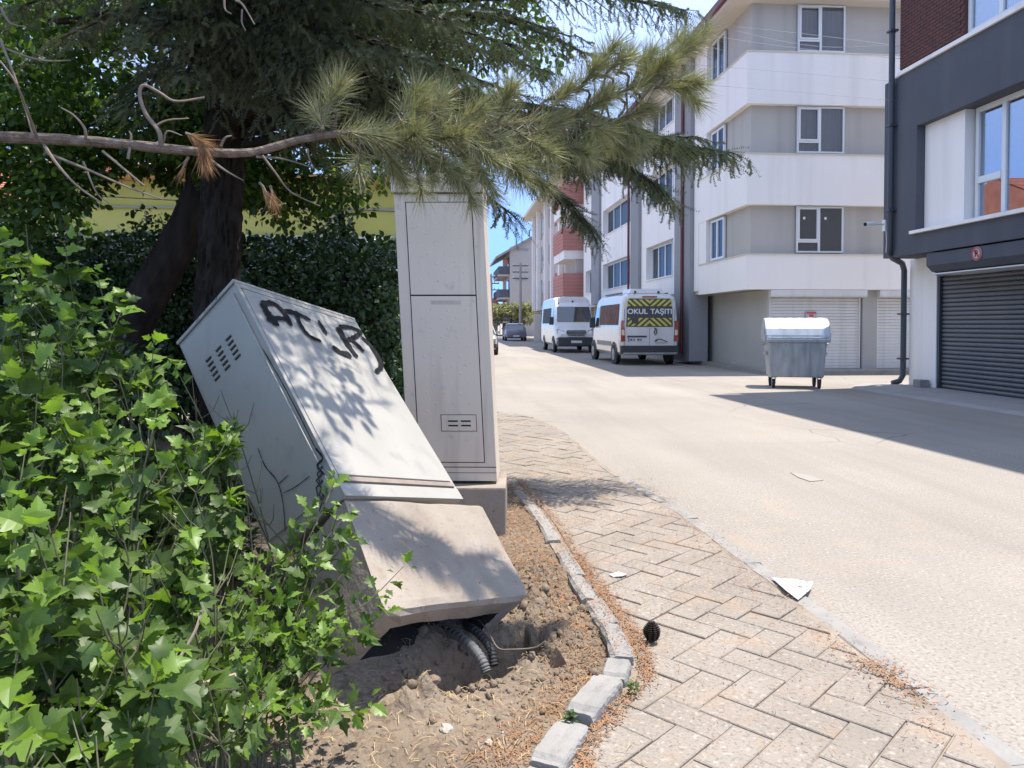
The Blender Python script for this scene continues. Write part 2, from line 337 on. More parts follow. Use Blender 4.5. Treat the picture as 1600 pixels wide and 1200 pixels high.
sb.add([(-30, -5, 0.008), (HX0, -5, 0.008), (HX0, 11.4, 0.008), (-30, 11.4, 0.008)], [(0, 1, 2, 3)])
sb.add([(HX0, -5, 0.007), (1.0, -5, 0.007), (1.0, HY0, 0.007), (HX0, HY0, 0.007)], [(0, 1, 2, 3)])
sb.add([(HX0, HY1, 0.007), (-0.35, HY1, 0.007), (-0.6, 11.0, 0.007), (-1.2, 11.4, 0.007), (HX0, 11.4, 0.007)], [(0, 1, 2, 3, 4)])
sb.build('planting_bed', SOIL, kind='structure')

# pavement: bedding sheet, then every paver a piece of its own
pv = MB()
ysp = [0.5, 2.2, 2.62, 2.83, 3.2, 3.7, 4.6, 5.5, 6.6]
for a, b in zip(ysp[:-1], ysp[1:]):
    pv.add([(lerp(XIN, a) - .03, a, 0.017), (rx(a) + .01, a, 0.017), (rx(b) + .01, b, 0.017), (lerp(XIN, b) - .03, b, 0.017)], [(0, 1, 2, 3)])
ysq = [6.6, 7.8, 9.0, 10.3, 11.0, 11.5, 11.84]
for a, b in zip(ysq[:-1], ysq[1:]):
    pv.add([(-0.5, a, 0.017), (rx(a) + .01, a, 0.017), (rx(b) + .01, b, 0.017), (-0.5, b, 0.017)], [(0, 1, 2, 3)])
pv.add([(-30, 11.4, 0.011), (-0.5, 11.0, 0.011), (-0.5, 12.0, 0.011), (-30, 12.0, 0.011)], [(0, 1, 2, 3)])
pavement = pv.build('pavement', JOINT, kind='structure')
def clip(poly, nx_, ny_, c):      # keep points with nx*x+ny*y <= c
    out = []
    for i in range(len(poly)):
        a, b = poly[i], poly[(i + 1) % len(poly)]
        da = nx_ * a[0] + ny_ * a[1] - c; db = nx_ * b[0] + ny_ * b[1] - c
        if da <= 0: out.append(a)
        if (da < 0) != (db < 0) and abs(da - db) > 1e-9:
            t = da / (da - db); out.append((a[0] + (b[0] - a[0]) * t, a[1] + (b[1] - a[1]) * t))
    return out
def edge_clip(poly, tab, side):
    cy = sum(p[1] for p in poly) / len(poly); x0, x1 = lerp(tab, cy - .12), lerp(tab, cy + .12)
    # line through (x0,cy-.12),(x1,cy+.12); inside is side*(x-line)<=0
    k = (x1 - x0) / 0.24; c = x0 - k * (cy - .12)
    return clip(poly, side, -side * k, side * c)
A = 0.142; g_ = 0.0034; th = R(-48)
ct, st = math.cos(th), math.sin(th)
pieces = []
def in_paving(x, y):
    return (lerp(XIN, y) if y < 6.6 else -0.45) - .1 < x < lerp(XOUT, y) + .1 and 1.9 < y < 11.84
for r_ in range(-80, 80):
    for c_ in range(-80, 80):
        k = (c_ - r_) % 4
        if k == 0: rect = [(c_, r_), (c_ + 2, r_), (c_ + 2, r_ + 1), (c_, r_ + 1)]
        elif k == 3: rect = [(c_, r_), (c_ + 1, r_), (c_ + 1, r_ + 2), (c_, r_ + 2)]
        else: continue
        cx = sum(p[0] for p in rect) / 4; cy = sum(p[1] for p in rect) / 4
        wx, wy = 1.2 + (cx * ct - cy * st) * A, 5 + (cx * st + cy * ct) * A
        if not in_paving(wx, wy): continue
        shr = []
        for p in rect:
            ux = p[0] * A + (g_ if p[0] < cx else -g_); uy = p[1] * A + (g_ if p[1] < cy else -g_)
            shr.append((1.2 + ux * ct - uy * st, 5 + ux * st + uy * ct))
        po = edge_clip(shr, [(y, x - 0.025) for y, x in XOUT], 1)
        if wy < 6.7 and len(po) > 2: po = edge_clip(po, [(y, x + 0.07) for y, x in XIN], -1)
        if len(po) < 3: continue
        ar = 0.5 * abs(sum(po[i][0] * po[(i + 1) % len(po)][1] - po[(i + 1) % len(po)][0] * po[i][1] for i in range(len(po))))
        if ar < 0.003: continue
        pieces.append((wy, po))
pieces.sort(key=lambda t: t[0])
rest = MB()
def paver_geo(mb, po, cx, cy):
    z = 0.026 + random.uniform(-0.003, 0.003) + 0.004 * fbm(cx, cy, 1.5); tx, ty = random.uniform(-.012, .012), random.uniform(-.012, .012)
    n = len(po); b_ = 0.005
    Z = lambda p: z + tx * (p[0] - cx) + ty * (p[1] - cy)
    low = [(p[0], p[1], -0.02) for p in po]; mid = [(p[0], p[1], Z(p) - b_ * .7) for p in po]
    top = []
    for p in po:
        dx, dy = cx - p[0], cy - p[1]; l = math.hypot(dx, dy) + 1e-6; top.append((p[0] + dx / l * b_ * 1.3, p[1] + dy / l * b_ * 1.3, Z(p)))
    mb.loft([low, mid, top], cap=False); m0 = len(mb.v) - n; mb.f.append(tuple(range(m0, m0 + n))); mb.m.append(0)
for i, (wy, po) in enumerate(pieces):
    cx = sum(p[0] for p in po) / len(po); cy = sum(p[1] for p in po) / len(po)
    if i < 298:
        mb = MB(); paver_geo(mb, po, cx, cy); mb.build('paver', PAVER, pavement)
    else: paver_geo(rest, po, cx, cy)
rest.build('paver_field', PAVER, pavement, kind='stuff')

# kerbs
def kerb_stone(mb, y0, y1, tab, off0, off1, z0, z1, tilt=0.0, jit=0.006):
    n = 5; ring = []
    for i in range(n):
        y = y0 + (y1 - y0) * i / (n - 1); a, b = lerp(tab, y) + off0, lerp(tab, y) + off1
        j = lambda: random.uniform(-jit, jit); q = 0.014
        ring.append([(a + j(), y, z0), (b + j(), y, z0), (b + j(), y, z1 - q - tilt), (b - q + j(), y, z1 - tilt + j() * .5), (a + q + j(), y, z1 + tilt + j() * .5), (a + j(), y, z1 - q + tilt)])
    mb.loft(ring)
kr = MB(); kr.box(1.6, 1.7, -3, 0.5, -0.05, -0.01); road_kerb = kr.build('road_kerb', KERB, kind='structure')
y = 1.2
while y < 11.7:
    L_ = 0.5 if y < 7 else 0.35
    if not 2.62 < y + L_ / 2 < 2.95:
        mb = MB(); far = y > 6.2
        kerb_stone(mb, y + .003, y + L_ - .003, XOUT, 0.0 if not far else -.02, 0.115 if not far else 0.05, -0.05, (0.019 if not far else 0.016) + random.uniform(-.004, .004), random.uniform(-.003, .003))
        mb.build('kerb_stone', KERB if not far else PAVER, road_kerb)
    y += L_
kr = MB(); kr.box(0.2, 0.3, -3, 0.5, -0.05, -0.01); bed_kerb = kr.build('bed_kerb', KERB, kind='structure')
for y0, y1, z1, t_, off in ((2.98, 3.32, .055, .004, 0), (3.33, 3.62, .05, -.008, .004), (3.64, 4.0, .05, .006, -.004), (4.03, 4.45, .042, 0, .012), (4.7, 5.2, .036, 0, 0), (5.23, 5.7, .03, 0, 0.0), (5.73, 6.2, .024, 0, 0)):
    mb = MB(); kerb_stone(mb, y0, y1, XIN, -0.05 + off, 0.045 + off, -0.06, z1, t_, 0.006); mb.build('kerb_stone', KERB, bed_kerb, smooth=False)
def loose_kerb(pts, w_, h, z):     # stone from a to b, width w, lifted, with broken corners
    a, b = Vector(pts[0]), Vector(pts[1]); d = (b - a).normalized(); s = Vector((-d.y, d.x, 0)); mb = MB(); rings = []
    n = 15
    for i in range(n):
        t = i / (n - 1); p = a + (b - a) * t; k = 0.86 if i in (0, n - 1) else .97 if i in (1, n - 2) else 1.0
        jj = lambda: random.uniform(-.0022, .0022) + .004 * noise.noise(p * 22)
        rings.append([tuple(p + s * (w_ / 2 * x * k + jj()) + Vector((0, 0, z + h * zz * (1 if k == 1 else 0.9) + jj() * .5))) for x, zz in ((-1, 0), (1, 0), (1.02, .5), (1.01, .84), (.95, .94), (.84, 1), (.4, 1.01), (0, .99), (-.4, 1), (-.85, 1), (-.96, .94), (-1.02, .82), (-1.02, .4))])
    mb.loft(rings); return mb
loose_kerb(((0.675, 2.975, 0), (0.615, 2.81, 0)), .10, .11, -.05).build('kerb_stone', KERB, bed_kerb)
loose_kerb(((0.60, 2.80, 0), (0.435, 2.54, 0)), .115, .13, -.055).build('kerb_stone', KERB, bed_kerb)
loose_kerb(((0.415, 2.515, 0), (0.285, 2.285, 0)), .12, .11, -.055).build('kerb_stone', KERB, bed_kerb)
loose_kerb(((0.278, 2.27, 0), (0.165, 2.05, 0)), .12, .10, -.055).build('kerb_stone', KERB, bed_kerb)

# far pavement along the buildings on the other side
sw = MB(); sw.box(8.72, 9.2, 20.15, 47, -0.05, 0.115); sw.box(9.2, 16, 20.15, 20.8, -0.05, 0.115)
sw.build('building_pavement', mat('pavement_slab', (0.30, 0.285, 0.27), 0.95, scale=1.5, var=0.15, bump=.2), kind='structure')
sw = MB(); sw.add([(8.55, 4, -.04), (16, 4, -.04), (16, 16.6, -.04), (9.3, 16.6, -.04), (8.55, 16.0, -.04), (8.75, 4, .045), (16, 4, .045), (16, 16.5, .045), (9.4, 16.5, .045), (8.75, 15.9, .045)], [(0, 1, 6, 5), (1, 2, 7, 6), (2, 3, 8, 7), (3, 4, 9, 8), (4, 0, 5, 9), (5, 6, 7, 8, 9)])
sw.build('shop_pavement', mat('shop_slab', (0.33, 0.31, 0.29), 0.95, scale=2, var=0.2, bump=.3), kind='structure')
kk = MB(); kk.box(8.56, 8.70, 20.1, 47, -0.05, 0.12); kk.box(8.72, 16, 20.0, 20.13, -0.05, 0.12)
kk.build('building_kerb', KERB, kind='structure')

# ================================================================== BUILDINGS
def clear_glass(name, k):
    m = bpy.data.materials.new(name); m.use_nodes = True; t = m.node_tree
    g = t.nodes.new('ShaderNodeBsdfGlossy'); g.inputs['Roughness'].default_value = 0.01; g.inputs['Color'].default_value = (.85, .9, 1, 1)
    tr = t.nodes.new('ShaderNodeBsdfTransparent'); tr.inputs[0].default_value = (.7, .73, .75, 1); x = t.nodes.new('ShaderNodeMixShader'); x.inputs[0].default_value = k
    t.links.new(tr.outputs[0], x.inputs[1]); t.links.new(g.outputs[0], x.inputs[2]); t.links.new(x.outputs[0], t.nodes['Material Output'].inputs[0]); return m
GL2 = clear_glass('clear_glass', .085); GL3 = clear_glass('mirroring_glass', .42)
CURT = mat('curtain', (.36, .37, .38), .9, scale=5, col2=(.22, .235, .25), stretch=(5, 5, .12))
BLIND = mat('dark_blind', (.045, .045, .05), .8)
def front_window(parent, x0, x1, y, z0, z1, kind=0, blind=False):
    """window in a wall that faces -Y: mullion left of centre, opening sash above a low pane on the left"""
    fr = MB(); t = .045; ya, yb = y - .03, y + .03
    xm = x0 + (x1 - x0) * .48; zs = z0 + (z1 - z0) * .24
    for b in ((x0, x0 + t, z0, z1), (x1 - t, x1, z0, z1), (x0 + t, x1 - t, z1 - t, z1), (x0 + t, x1 - t, z0, z0 + t), (xm - .03, xm + .03, z0 + t, z1 - t), (x0 + t, xm - .03, zs - .03, zs + .03)):
        fr.box(b[0], b[1], ya, yb, b[2], b[3])
    w_ = MB().box(x0, x1, y + .05, y + .055, z0, z1).build('window', (CURT, CURT, BLIND)[kind], parent)
    fr.build('frame', PVC, w_)
    sa = MB(); xs0, xs1, zs0, zs1 = x0 + t, xm - .03, zs + .03, z1 - t
    for b in ((xs0, xs0 + .04, zs0, zs1), (xs1 - .04, xs1, zs0, zs1), (xs0 + .04, xs1 - .04, zs0, zs0 + .04), (xs0 + .04, xs1 - .04, zs1 - .04, zs1)):
        sa.box(b[0], b[1], y - .05, y + .02, b[2], b[3])
    sa.build('sash', PVC, w_)
    for a, b, c, d in ((x0 + t, xm - .03, z0 + t, zs - .03), (xs0 + .04, xs1 - .04, zs0 + .04, zs1 - .04), (xm + .03, x1 - t, z0 + t, z1 - t)):
        MB().box(a, b, y + .005, y + .012, c, d).build('pane', GL2 if kind < 2 else GLASSD, w_)
    if kind == 2:
        for xx in (xs0 + .19, xm + .2):
            MB().tube([(xx, y - .002, z1 - .33), (xx, y + .004, z1 - .33)], .04, 12).build('sticker', PVC, w_)
    return w_
def side_window(parent, x, y0, y1, z0, z1, n=3, gm=None, frame=None):
    """window in a wall that faces -X"""
    w_ = MB().box(x + .05, x + .055, y0, y1, z0, z1).build('window', random.choice([CURT, CURT, BLIND]), parent)
    fr = MB(); t = .07; fm = frame or PVC
    fr.box(x - .03, x + .04, y0, y0 + t, z0, z1); fr.box(x - .03, x + .04, y1 - t, y1, z0, z1)
    fr.box(x - .03, x + .04, y0 + t, y1 - t, z0, z0 + t); fr.box(x - .03, x + .04, y0 + t, y1 - t, z1 - t, z1)
    st_ = (y1 - y0) / n
    for i in range(1, n): fr.box(x - .03, x + .04, y0 + i * st_ - .05, y0 + i * st_ + .05, z0 + t, z1 - t)
    fr.build('frame', fm, w_)
    for i in range(n): MB().box(x + .005, x + .012, y0 + i * st_ + (.05 if i else t), y0 + (i + 1) * st_ - (.05 if i < n - 1 else t), z0 + t, z1 - t).build('pane', gm or GL2, w_)
    return w_

# ---- white apartment building on the corner across the road
wb = thing('apartment_building', 'white and grey four storey apartment building with banded corner and white roller shutters', 'building', (8.9, 20.8, 0))
FL = [(2.37, 3.34), (4.745, 6.15), (7.553, 8.986)]      # white bands
RB = [(3.34, 4.745), (6.15, 7.553), (8.986, 10.396)]    # window ribbons
# ground floor
gw = MB(); gw.box(8.95, 8.965, 20.8, 47, 0, 2.37); gw.box(8.965, 15.9, 20.98, 21.1, 0, 2.37)
gw.box(11.77, 12.2, 20.8, 20.98, 0, 2.37); gw.box(8.967, 9.0, 20.8, 20.98, 0, 2.37); gw.box(15.0, 16, 20.8, 20.98, 0, 2.37)
gw.build('ground_floor_wall', mat('ground_wall_grey', (0.42, 0.41, 0.38), 0.9, scale=.8, col2=(0.36, .355, .34), bump=.1), wb)
MB().box(8.3, 16, 20.7, 46.7, 2.40, 2.5).build('overhang_soffit', CREAM, wb)
up = MB(); up.box(8.43, 16, 20.8, 24.7, 2.5, 10.4); up.box(8.75, 16, 24.72, 46.7, 2.5, 10.4); up.build('upper_wall', RENDERG, wb)
for i, (z0, z1) in enumerate(FL):
    b = MB(); b.add([(8.237, 20.6, z0), (16, 20.6, z0), (16, 20.798, z0), (8.428, 20.798, z0), (8.428, 24.7, z0), (8.237, 24.7, z0),
                     (8.237, 20.6, z1), (16, 20.6, z1), (16, 20.798, z1), (8.428, 20.798, z1), (8.428, 24.7, z1), (8.237, 24.7, z1)],
                    [(0, 1, 7, 6), (1, 2, 8, 7), (2, 3, 9, 8), (3, 4, 10, 9), (4, 5, 11, 10), (5, 0, 6, 11), (6, 7, 8, 9), (6, 9, 10, 11), (3, 2, 1, 0), (5, 4, 3, 0)])
    b.build('parapet_band', RENDERW, wb)
    c = MB(); c.box(8.21, 16, 20.57, 20.79, z1, z1 + .03); c.box(8.21, 8.42, 20.79, 24.68, z1, z1 + .03); c.build('coping', CREAM, wb)
for i, (z0, z1) in enumerate(RB):
    front_window(wb, 9.74, 11.12, 20.74, z0 + .08, z1 - .02, kind=(2, 0, 1)[i])
    side_window(wb, 8.36, 22.65, 23.8, z0 + .08, z1 - .05, 2)
    j = MB(); j.box(8.25, 8.43, 24.0, 24.7, z0 + .03, z1); j.build('jamb', RENDERW, wb)
MB().box(8.24, 8.74, 24.72, 25.18, 2.5, 10.4).build('wall', RENDERW, wb)
def pil(y0, y1):
    MB().box(8.10, 8.74, y0, y1, 2.5 if y0 > 26 else 0.12, 10.4).build('pilaster', PILG, wb)
pil(25.2, 27.0); pil(32.32, 33.76); pil(41.15, 43.4)
def facade(y0, y1, w0, w1):
    m_ = MB(); zs = [(2.5, 3.22)] ; wins = [(3.22, 4.6), (6.12, 7.5), (8.95, 10.2)]
    zz = [2.5] + [v for p in wins for v in p] + [10.4]
    for a in range(0, len(zz), 2): m_.box(8.24, 8.74, y0, y1, zz[a], zz[a + 1])
    for a, b in wins:
        if w0 - y0 > .01: m_.box(8.24, 8.74, y0, w0, a + .001, b - .001)
        if y1 - w1 > .01: m_.box(8.24, 8.74, w1, y1, a + .001, b - .001)
    m_.build('wall', RENDERW, wb)
    for a, b in wins:
        side_window(wb, 8.52, w0 + .01, w1 - .01, a + .01, b - .01, 4 if w1 - w0 > 3 else 2)
        MB().box(8.20, 8.5, w0, w1, a - .03, a + .012).build('sill', RENDERW, wb)
facade(27.0, 32.32, 27.6, 31.5); facade(33.76, 41.15, 34.4, 40.7); facade(43.4, 46.7, 43.9, 46.0)
for y_ in (25.9, 33.9):
    MB().tube([(8.04, y_, 0.3), (8.04, y_, 10.5)], .055, 8).build('drainpipe', MAROON, wb)
# eave and roof
e = MB(); e.box(7.75, 16, 20.35, 47.3, 10.40, 10.62); e.build('eave', CREAM, wb)
g = MB(); g.box(7.64, 7.75, 20.25, 47.3, 10.5, 10.68); g.box(7.75, 16, 20.25, 20.35, 10.5, 10.68); g.build('gutter', MAROON, wb)
r_ = MB(); r_.add([(7.75, 20.35, 10.625), (16, 20.35, 10.625), (16, 47.3, 10.625), (7.75, 47.3, 10.625), (12.0, 24.5, 12.3), (16, 24.5, 12.3), (16, 43, 12.3), (12, 43, 12.3)], [(0, 1, 5, 4), (3, 0, 4, 7), (2, 3, 7, 6), (4, 5, 6, 7)]); r_.build('roof', TERRA, wb)
# white roller shutters
def white_shutter(x0, x1):
    s = MB(); z = 0.12; 
    while z < 2.14:
        s.prism([(20.90, z), (20.935, z + .004), (20.935, z + .082), (20.915, z + .086), (20.90, z + .07)], 0, x0 + .04, x1 - .04); z += .088
    base = MB().box(x0 + .03, x1 - .03, 20.94, 20.97, 0.12, 2.2).build('roller_shutter', SHUTW, wb)
    s.build('shutter_slats', SHUTW, base, kind='stuff')
    MB().prism([(20.62, 2.17), (20.60, 2.2), (20.60, 2.36), (20.89, 2.36), (20.89, 2.15), (20.66, 2.15)], 0, x0 - .05, x1 + .05).build('shutter_box', SHUTW, base)
    k = MB(); k.box(x0, x0 + .04, 20.87, 20.98, .115, 2.15); k.box(x1 - .04, x1, 20.87, 20.98, .115, 2.15); k.build('guide_rail', PVC, base)
    return base
white_shutter(9.02, 11.74); white_shutter(12.22, 14.95)
sg = MB().box(10.10, 10.42, 20.84, 20.89, 1.58, 1.76).build('warning_sign', PAPER, wb)
q = MB(); q.box(10.12, 10.40, 20.835, 20.839, 1.69, 1.74); q.box(10.2, 10.32, 20.835, 20.839, 1.60, 1.67); q.build('sign_print', mat('sign_red', (.5, .06, .05), .6), sg)

# ---- charcoal building at the right edge
rb = thing('corner_shop_building', 'charcoal rendered building with black roller shutter, white framed windows and brick upper storey', 'building', (10.2, 15.9, 0))
MB().box(10.2, 16, 15.17, 16.1, 0, 2.83).build('ground_pillar', RENDERW, rb)
MB().box(10.5, 16, 4, 15.17, 0, 2.83).build('back_wall', DARKR, rb)
MB().box(10.2, 10.5, 4, 6.0, 0, 2.83).build('ground_pillar', RENDERW, rb)
sh = MB().box(10.33, 10.36, 6.0, 15.1, 0.05, 2.5).build('roller_shutter', SHUTD, rb)
z = 0.05; k = 0
while z < 2.48:
    MB().prism([(10.32, z), (10.285, z + .018), (10.275, z + .045), (10.285, z + .072), (10.32, z + .088)], 1, 6.01, 15.09).build('slat', SHUTD, sh, smooth=False); z += .0895; k += 1
gr = MB(); gr.box(10.22, 10.33, 15.1, 15.165, 0.05, 2.42); gr.build('guide_rail', PIPED, sh)
MB().prism([(9.6, 2.44), (9.48, 2.56), (9.48, 2.80), (9.9, 2.825), (10.31, 2.825), (10.31, 2.41), (9.75, 2.41)], 1, 6.0, 14.44).build('shutter_box', DARKR, rb, bevel=.01)
MB().box(9.62, 10.3, 6.0, 14.43, 2.385, 2.408).build('shutter_box_underside', PVC, rb)
MB().tube([(9.72, 14.44, 2.45), (9.9, 14.75, 2.44), (10.2, 15.0, 2.44)], .05, 8).build('shutter_axle_cap', PVC, rb)
uw = MB()   # upper wall with the recess opening Y<14.75, z 3.3-5.43
uw.box(9.45, 9.62, 4, 15.9, 2.83, 3.24); uw.box(9.45, 9.62, 14.75, 15.9, 3.24, 5.43); uw.box(9.45, 9.62, 4, 15.9, 5.43, 6.62)
uw.box(9.622, 16, 14.752, 15.9, 2.832, 6.62)
uw.box(9.622, 16, 4, 14.75, 2.832, 3.238); uw.box(9.622, 16, 4, 14.75, 5.44, 6.62)
uw.build('upper_wall', DARKR, rb)
MB().box(9.8, 16, 15.902, 15.95, 2.84, 6.6).build('reflected_side_wall', RENDERG, rb)  # unseen grey slab added for reflections in the white building's windows
MB().box(9.63, 10.0, 13.55, 14.745, 3.305, 5.437).build('white_panel', RENDERW, rb)
MB().box(10.15, 10.2, 4, 13.54, 3.305, 5.437).build('room_wall', RENDERG, rb)
MB().box(9.37, 9.9, 4, 14.85, 3.242, 3.303).build('sill', RENDERW, rb)
MB().box(9.40, 9.63, 4, 15.36, 6.622, 6.70).build('sill', RENDERW, rb)
MB().box(9.45, 9.62, 15.36, 15.9, 6.622, 6.66).build('coping', RENDERW, rb)
bw = MB(); bw.box(9.452, 16, 13.35, 15.34, 6.702, 13.6); bw.box(9.452, 16, 4, 13.349, 9.2, 9.7); bw.box(9.452, 16, 4, 13.349, 12.2, 13.6); bw.build('brick_clad_wall', BRICKR, rb)
MB().box(9.62, 16, 15.342, 15.5, 6.705, 13.6).build('reflected_side_wall', RENDERW, rb)  # unseen pale slab added so the white building's windows reflect it, not brick
bj = MB()
zz = 6.75; row = 0
while zz < 9.6:
    yy = 13.36 + (row % 2) * .1
    while yy < 15.3:
        bj.box(9.436, 9.4515, yy, min(yy + .19, 15.338), zz, zz + .06); yy += .2
    zz += .07; row += 1
bj.build('cladding_bricks', BRICKR, rb, kind='stuff')
MB().hexa([(9.36, 3.6, 13.602), (16, 3.6, 13.602), (16, 15.35, 13.602), (8.98, 15.35, 13.602), (9.36, 3.6, 13.8), (16, 3.6, 13.8), (16, 15.35, 13.8), (8.98, 15.35, 13.8)]).build('eave', CREAM, rb)
MB().add([(9.36, 3.6, 13.81), (16, 3.6, 13.81), (16, 15.35, 13.81), (8.98, 15.35, 13.81), (13, 6, 15), (16, 6, 15), (16, 13, 15), (13, 13, 15)], [(0, 1, 5, 4), (3, 0, 4, 7), (2, 3, 7, 6), (4, 5, 6, 7)]).build('roof', TERRA, rb)
def big_window(x, y0, y1, z0, z1, muls, trans):
    w_ = MB().box(x + .25, x + .27, y0, y1, z0, z1).build('window', CURT, rb)
    fr = MB(); t = .09
    fr.box(x - .04, x + .05, y0, y0 + t, z0, z1); fr.box(x - .04, x + .05, y1 - t, y1, z0, z1); fr.box(x - .04, x + .05, y0 + t, y1 - t, z0, z0 + t); fr.box(x - .04, x + .05, y0 + t, y1 - t, z1 - t, z1)
    ed = [y1 - t] + muls + [y0 + t]
    for m_ in muls: fr.box(x - .04, x + .05, m_ - .05, m_ + .05, z0 + t, z1 - t)
    for i in range(len(ed) - 1):
        a, b = ed[i + 1] + (.05 if i < len(ed) - 2 else 0), ed[i] - (.05 if i > 0 else 0)
        if trans[i % len(trans)]:
            zt = z0 + (z1 - z0) * .36; fr.box(x - .06, x + .05, a, b, zt - .06, zt + .06)
            MB().box(x, x + .012, a, b, z0 + t, zt - .06).build('pane', GL3, w_); MB().box(x, x + .012, a, b, zt + .06, z1 - t).build('pane', GL3, w_)
        else: MB().box(x, x + .012, a, b, z0 + t, z1 - t).build('pane', GL3, w_)
    fr.build('frame', PVC, w_, bevel=.008); return w_
big_window(9.83, 8.0, 13.48, 3.31, 5.43, [12.75, 12.0, 11.2, 10.0], [1, 0, 1, 0])
big_window(9.55, 8.0, 13.34, 6.71, 9.19, [12.5, 11.4, 10.2], [1, 0])
big_window(9.55, 8.0, 13.34, 9.71, 12.19, [12.5, 11.4, 10.2], [1, 0])
MB().tube([(9.36, 15.50, 13.5), (9.36, 15.50, 3.05), (9.38, 15.55, 2.92), (9.55, 15.72, 2.83), (9.95, 16.0, 2.74), (10.08, 16.13, 2.6), (10.1, 16.16, 2.4), (10.1, 16.16, .25), (10.02, 16.16, .12), (9.85, 16.16, .07)], .062, 10).build('drainpipe', PIPED, rb, smooth=True)
pc = MB()
for z in (3.8, 5.6, 7.6): pc.box(9.28, 9.45, 15.41, 15.59, z, z + .04)
for z in (.6, 1.6): pc.box(10.0, 10.2, 16.101, 16.25, z, z + .04)
pc.build('pipe_clamp', PIPED, rb)
MB().box(9.95, 10.15, 15.3, 15.55, .05, .2).build('pipe_boot', KERB, rb)
# no parking sign on the shutter box
sg = thing('no_parking_sign', 'small round red and white no parking sign on the charcoal shutter box', 'sign', (9.47, 12.96, 2.68))
def disc(mb, x, y, z, r, t, n=24, r0=0):
    if r0: mb.loft([[(x - t * s, y + rr * math.cos(a), z + rr * math.sin(a)) for a in [2 * math.pi * i / n for i in range(n)]] for s, rr in ((0, r), (1, r), (1, r0), (0, r0))], cap=False)
    else: mb.tube([(x, y, z), (x - t, y, z)], r, n)
disc_ = MB(); disc(disc_, 9.472, 12.96, 2.67, .125, .012); disc_.build('plate', PAPER, sg)
rg = MB(); disc(rg, 9.459, 12.96, 2.67, .12, .003, 24, .088); rg.add([(9.457, 12.96 + .085, 2.67 + .055), (9.457, 12.96 + .055, 2.67 + .085), (9.457, 12.96 - .085, 2.67 - .055), (9.457, 12.96 - .055, 2.67 - .085)], [(0, 1, 2, 3)])
rg.build('ring', mat('sign_red', (.5, .06, .05), .6), sg)
cu = MB(); bx = lambda a, b, c, d: cu.box(9.4545, 9.4565, 12.96 - b, 12.96 - a, 2.67 + c, 2.67 + d)
bx(-.035, -.017, -.06, .06); bx(-.017, .03, .042, .06); bx(-.017, .03, -.008, .01); bx(.018, .035, .005, .05); cu.build('letter', BLACKPAINT, sg)
# security camera on the corner
sc_ = thing('security_camera', 'white security camera on an arm at the charcoal building corner', 'camera', (9.45, 15.9, 3.5))
MB().box(9.38, 9.46, 15.72, 15.84, 3.42, 3.66).build('mount_plate', PVC, sc_)
MB().tube([(9.40, 15.78, 3.56), (9.1, 15.72, 3.56)], .022, 8).build('arm', PVC, sc_)
MB().tube([(9.12, 15.72, 3.56), (8.93, 15.70, 3.55)], .05, 12).build('body', PVC, sc_)
MB().tube([(8.932, 15.70, 3.55), (8.90, 15.70, 3.549)], .038, 12).build('lens', BLACKPAINT, sc_)
MB().tube([(9.42, 15.75, 3.45), (9.42, 15.72, 3.2), (9.42, 15.74, 2.95)], .012, 6).build('cable', PVC, sc_)

# ---- pinkish beige block with red balconies, further along
bb = thing('apartment_building', 'beige apartment block with red ribbed balconies beyond the white building', 'building', (7.4, 48, 0))
MB().box(7.9, 18, 47.5, 73, 2.6, 11.4).build('wall', BEIGE, bb)
MB().box(8.3, 18, 47.8, 73, 0, 2.59).build('ground_floor_wall', BEIGE, bb)
for z in (2.6, 5.5, 8.4):
    MB().box(7.1, 10.4, 47.35, 52.0, z, z + .55).build('balcony_slab', RENDERW, bb)
    bf = MB().box(7.02, 10.2, 47.28, 47.40, z + .55, z + 2.0).build('balcony_screen', REDSH, bb)
    bl = MB().box(7.04, 7.12, 47.42, 52.0, z + .55, z + 2.0).build('balcony_screen', REDSH, bb)
    rb_ = MB(); 
    for k in range(6): rb_.box(7.05, 10.2, 47.25, 47.275, z + .66 + k * .22, z + .69 + k * .22); rb_.box(6.995, 7.018, 47.3, 52.0, z + .66 + k * .22, z + .69 + k * .22)
    rb_.build('rail', mat('pink_rail', (.5, .3, .27), .8), bf, kind='stuff')
    for (a, b) in ((54, 56.0), (58, 60.5), (63, 65), (67.5, 70)): side_window(bb, 7.84, a, b, z + .75, z + 2.25, 2, GLASSC, BEIGE)
    for (a, b) in ((56.3, 57.0), (65.4, 66.4)): MB().box(7.80, 7.88, a, b, z + .4, z + 2.6).build('cladding_strip', REDSH if a < 60 else FARG, bb)
for a in (53.0, 57.3, 61.4, 66.7, 70.6): MB().box(7.6, 7.89, a, a + .5, 2.6, 11.4).build('pilaster', RENDERW, bb)
for a in (54, 58, 62, 66, 70): MB().box(8.18, 8.28, a, a + 2.2, 0.1, 2.4).build('shop_door', GLASSD, bb)
MB().box(6.9, 18, 46.9, 73.8, 11.4, 11.65).build('eave', CREAM, bb)
MB().add([(6.9, 46.9, 11.66), (18, 46.9, 11.66), (18, 73.8, 11.66), (6.9, 73.8, 11.66), (12.5, 50, 13.4), (12.5, 71, 13.4)], [(0, 1, 4), (1, 2, 5, 4), (2, 3, 5), (3, 0, 4, 5)]).build('roof', TERRA, bb)
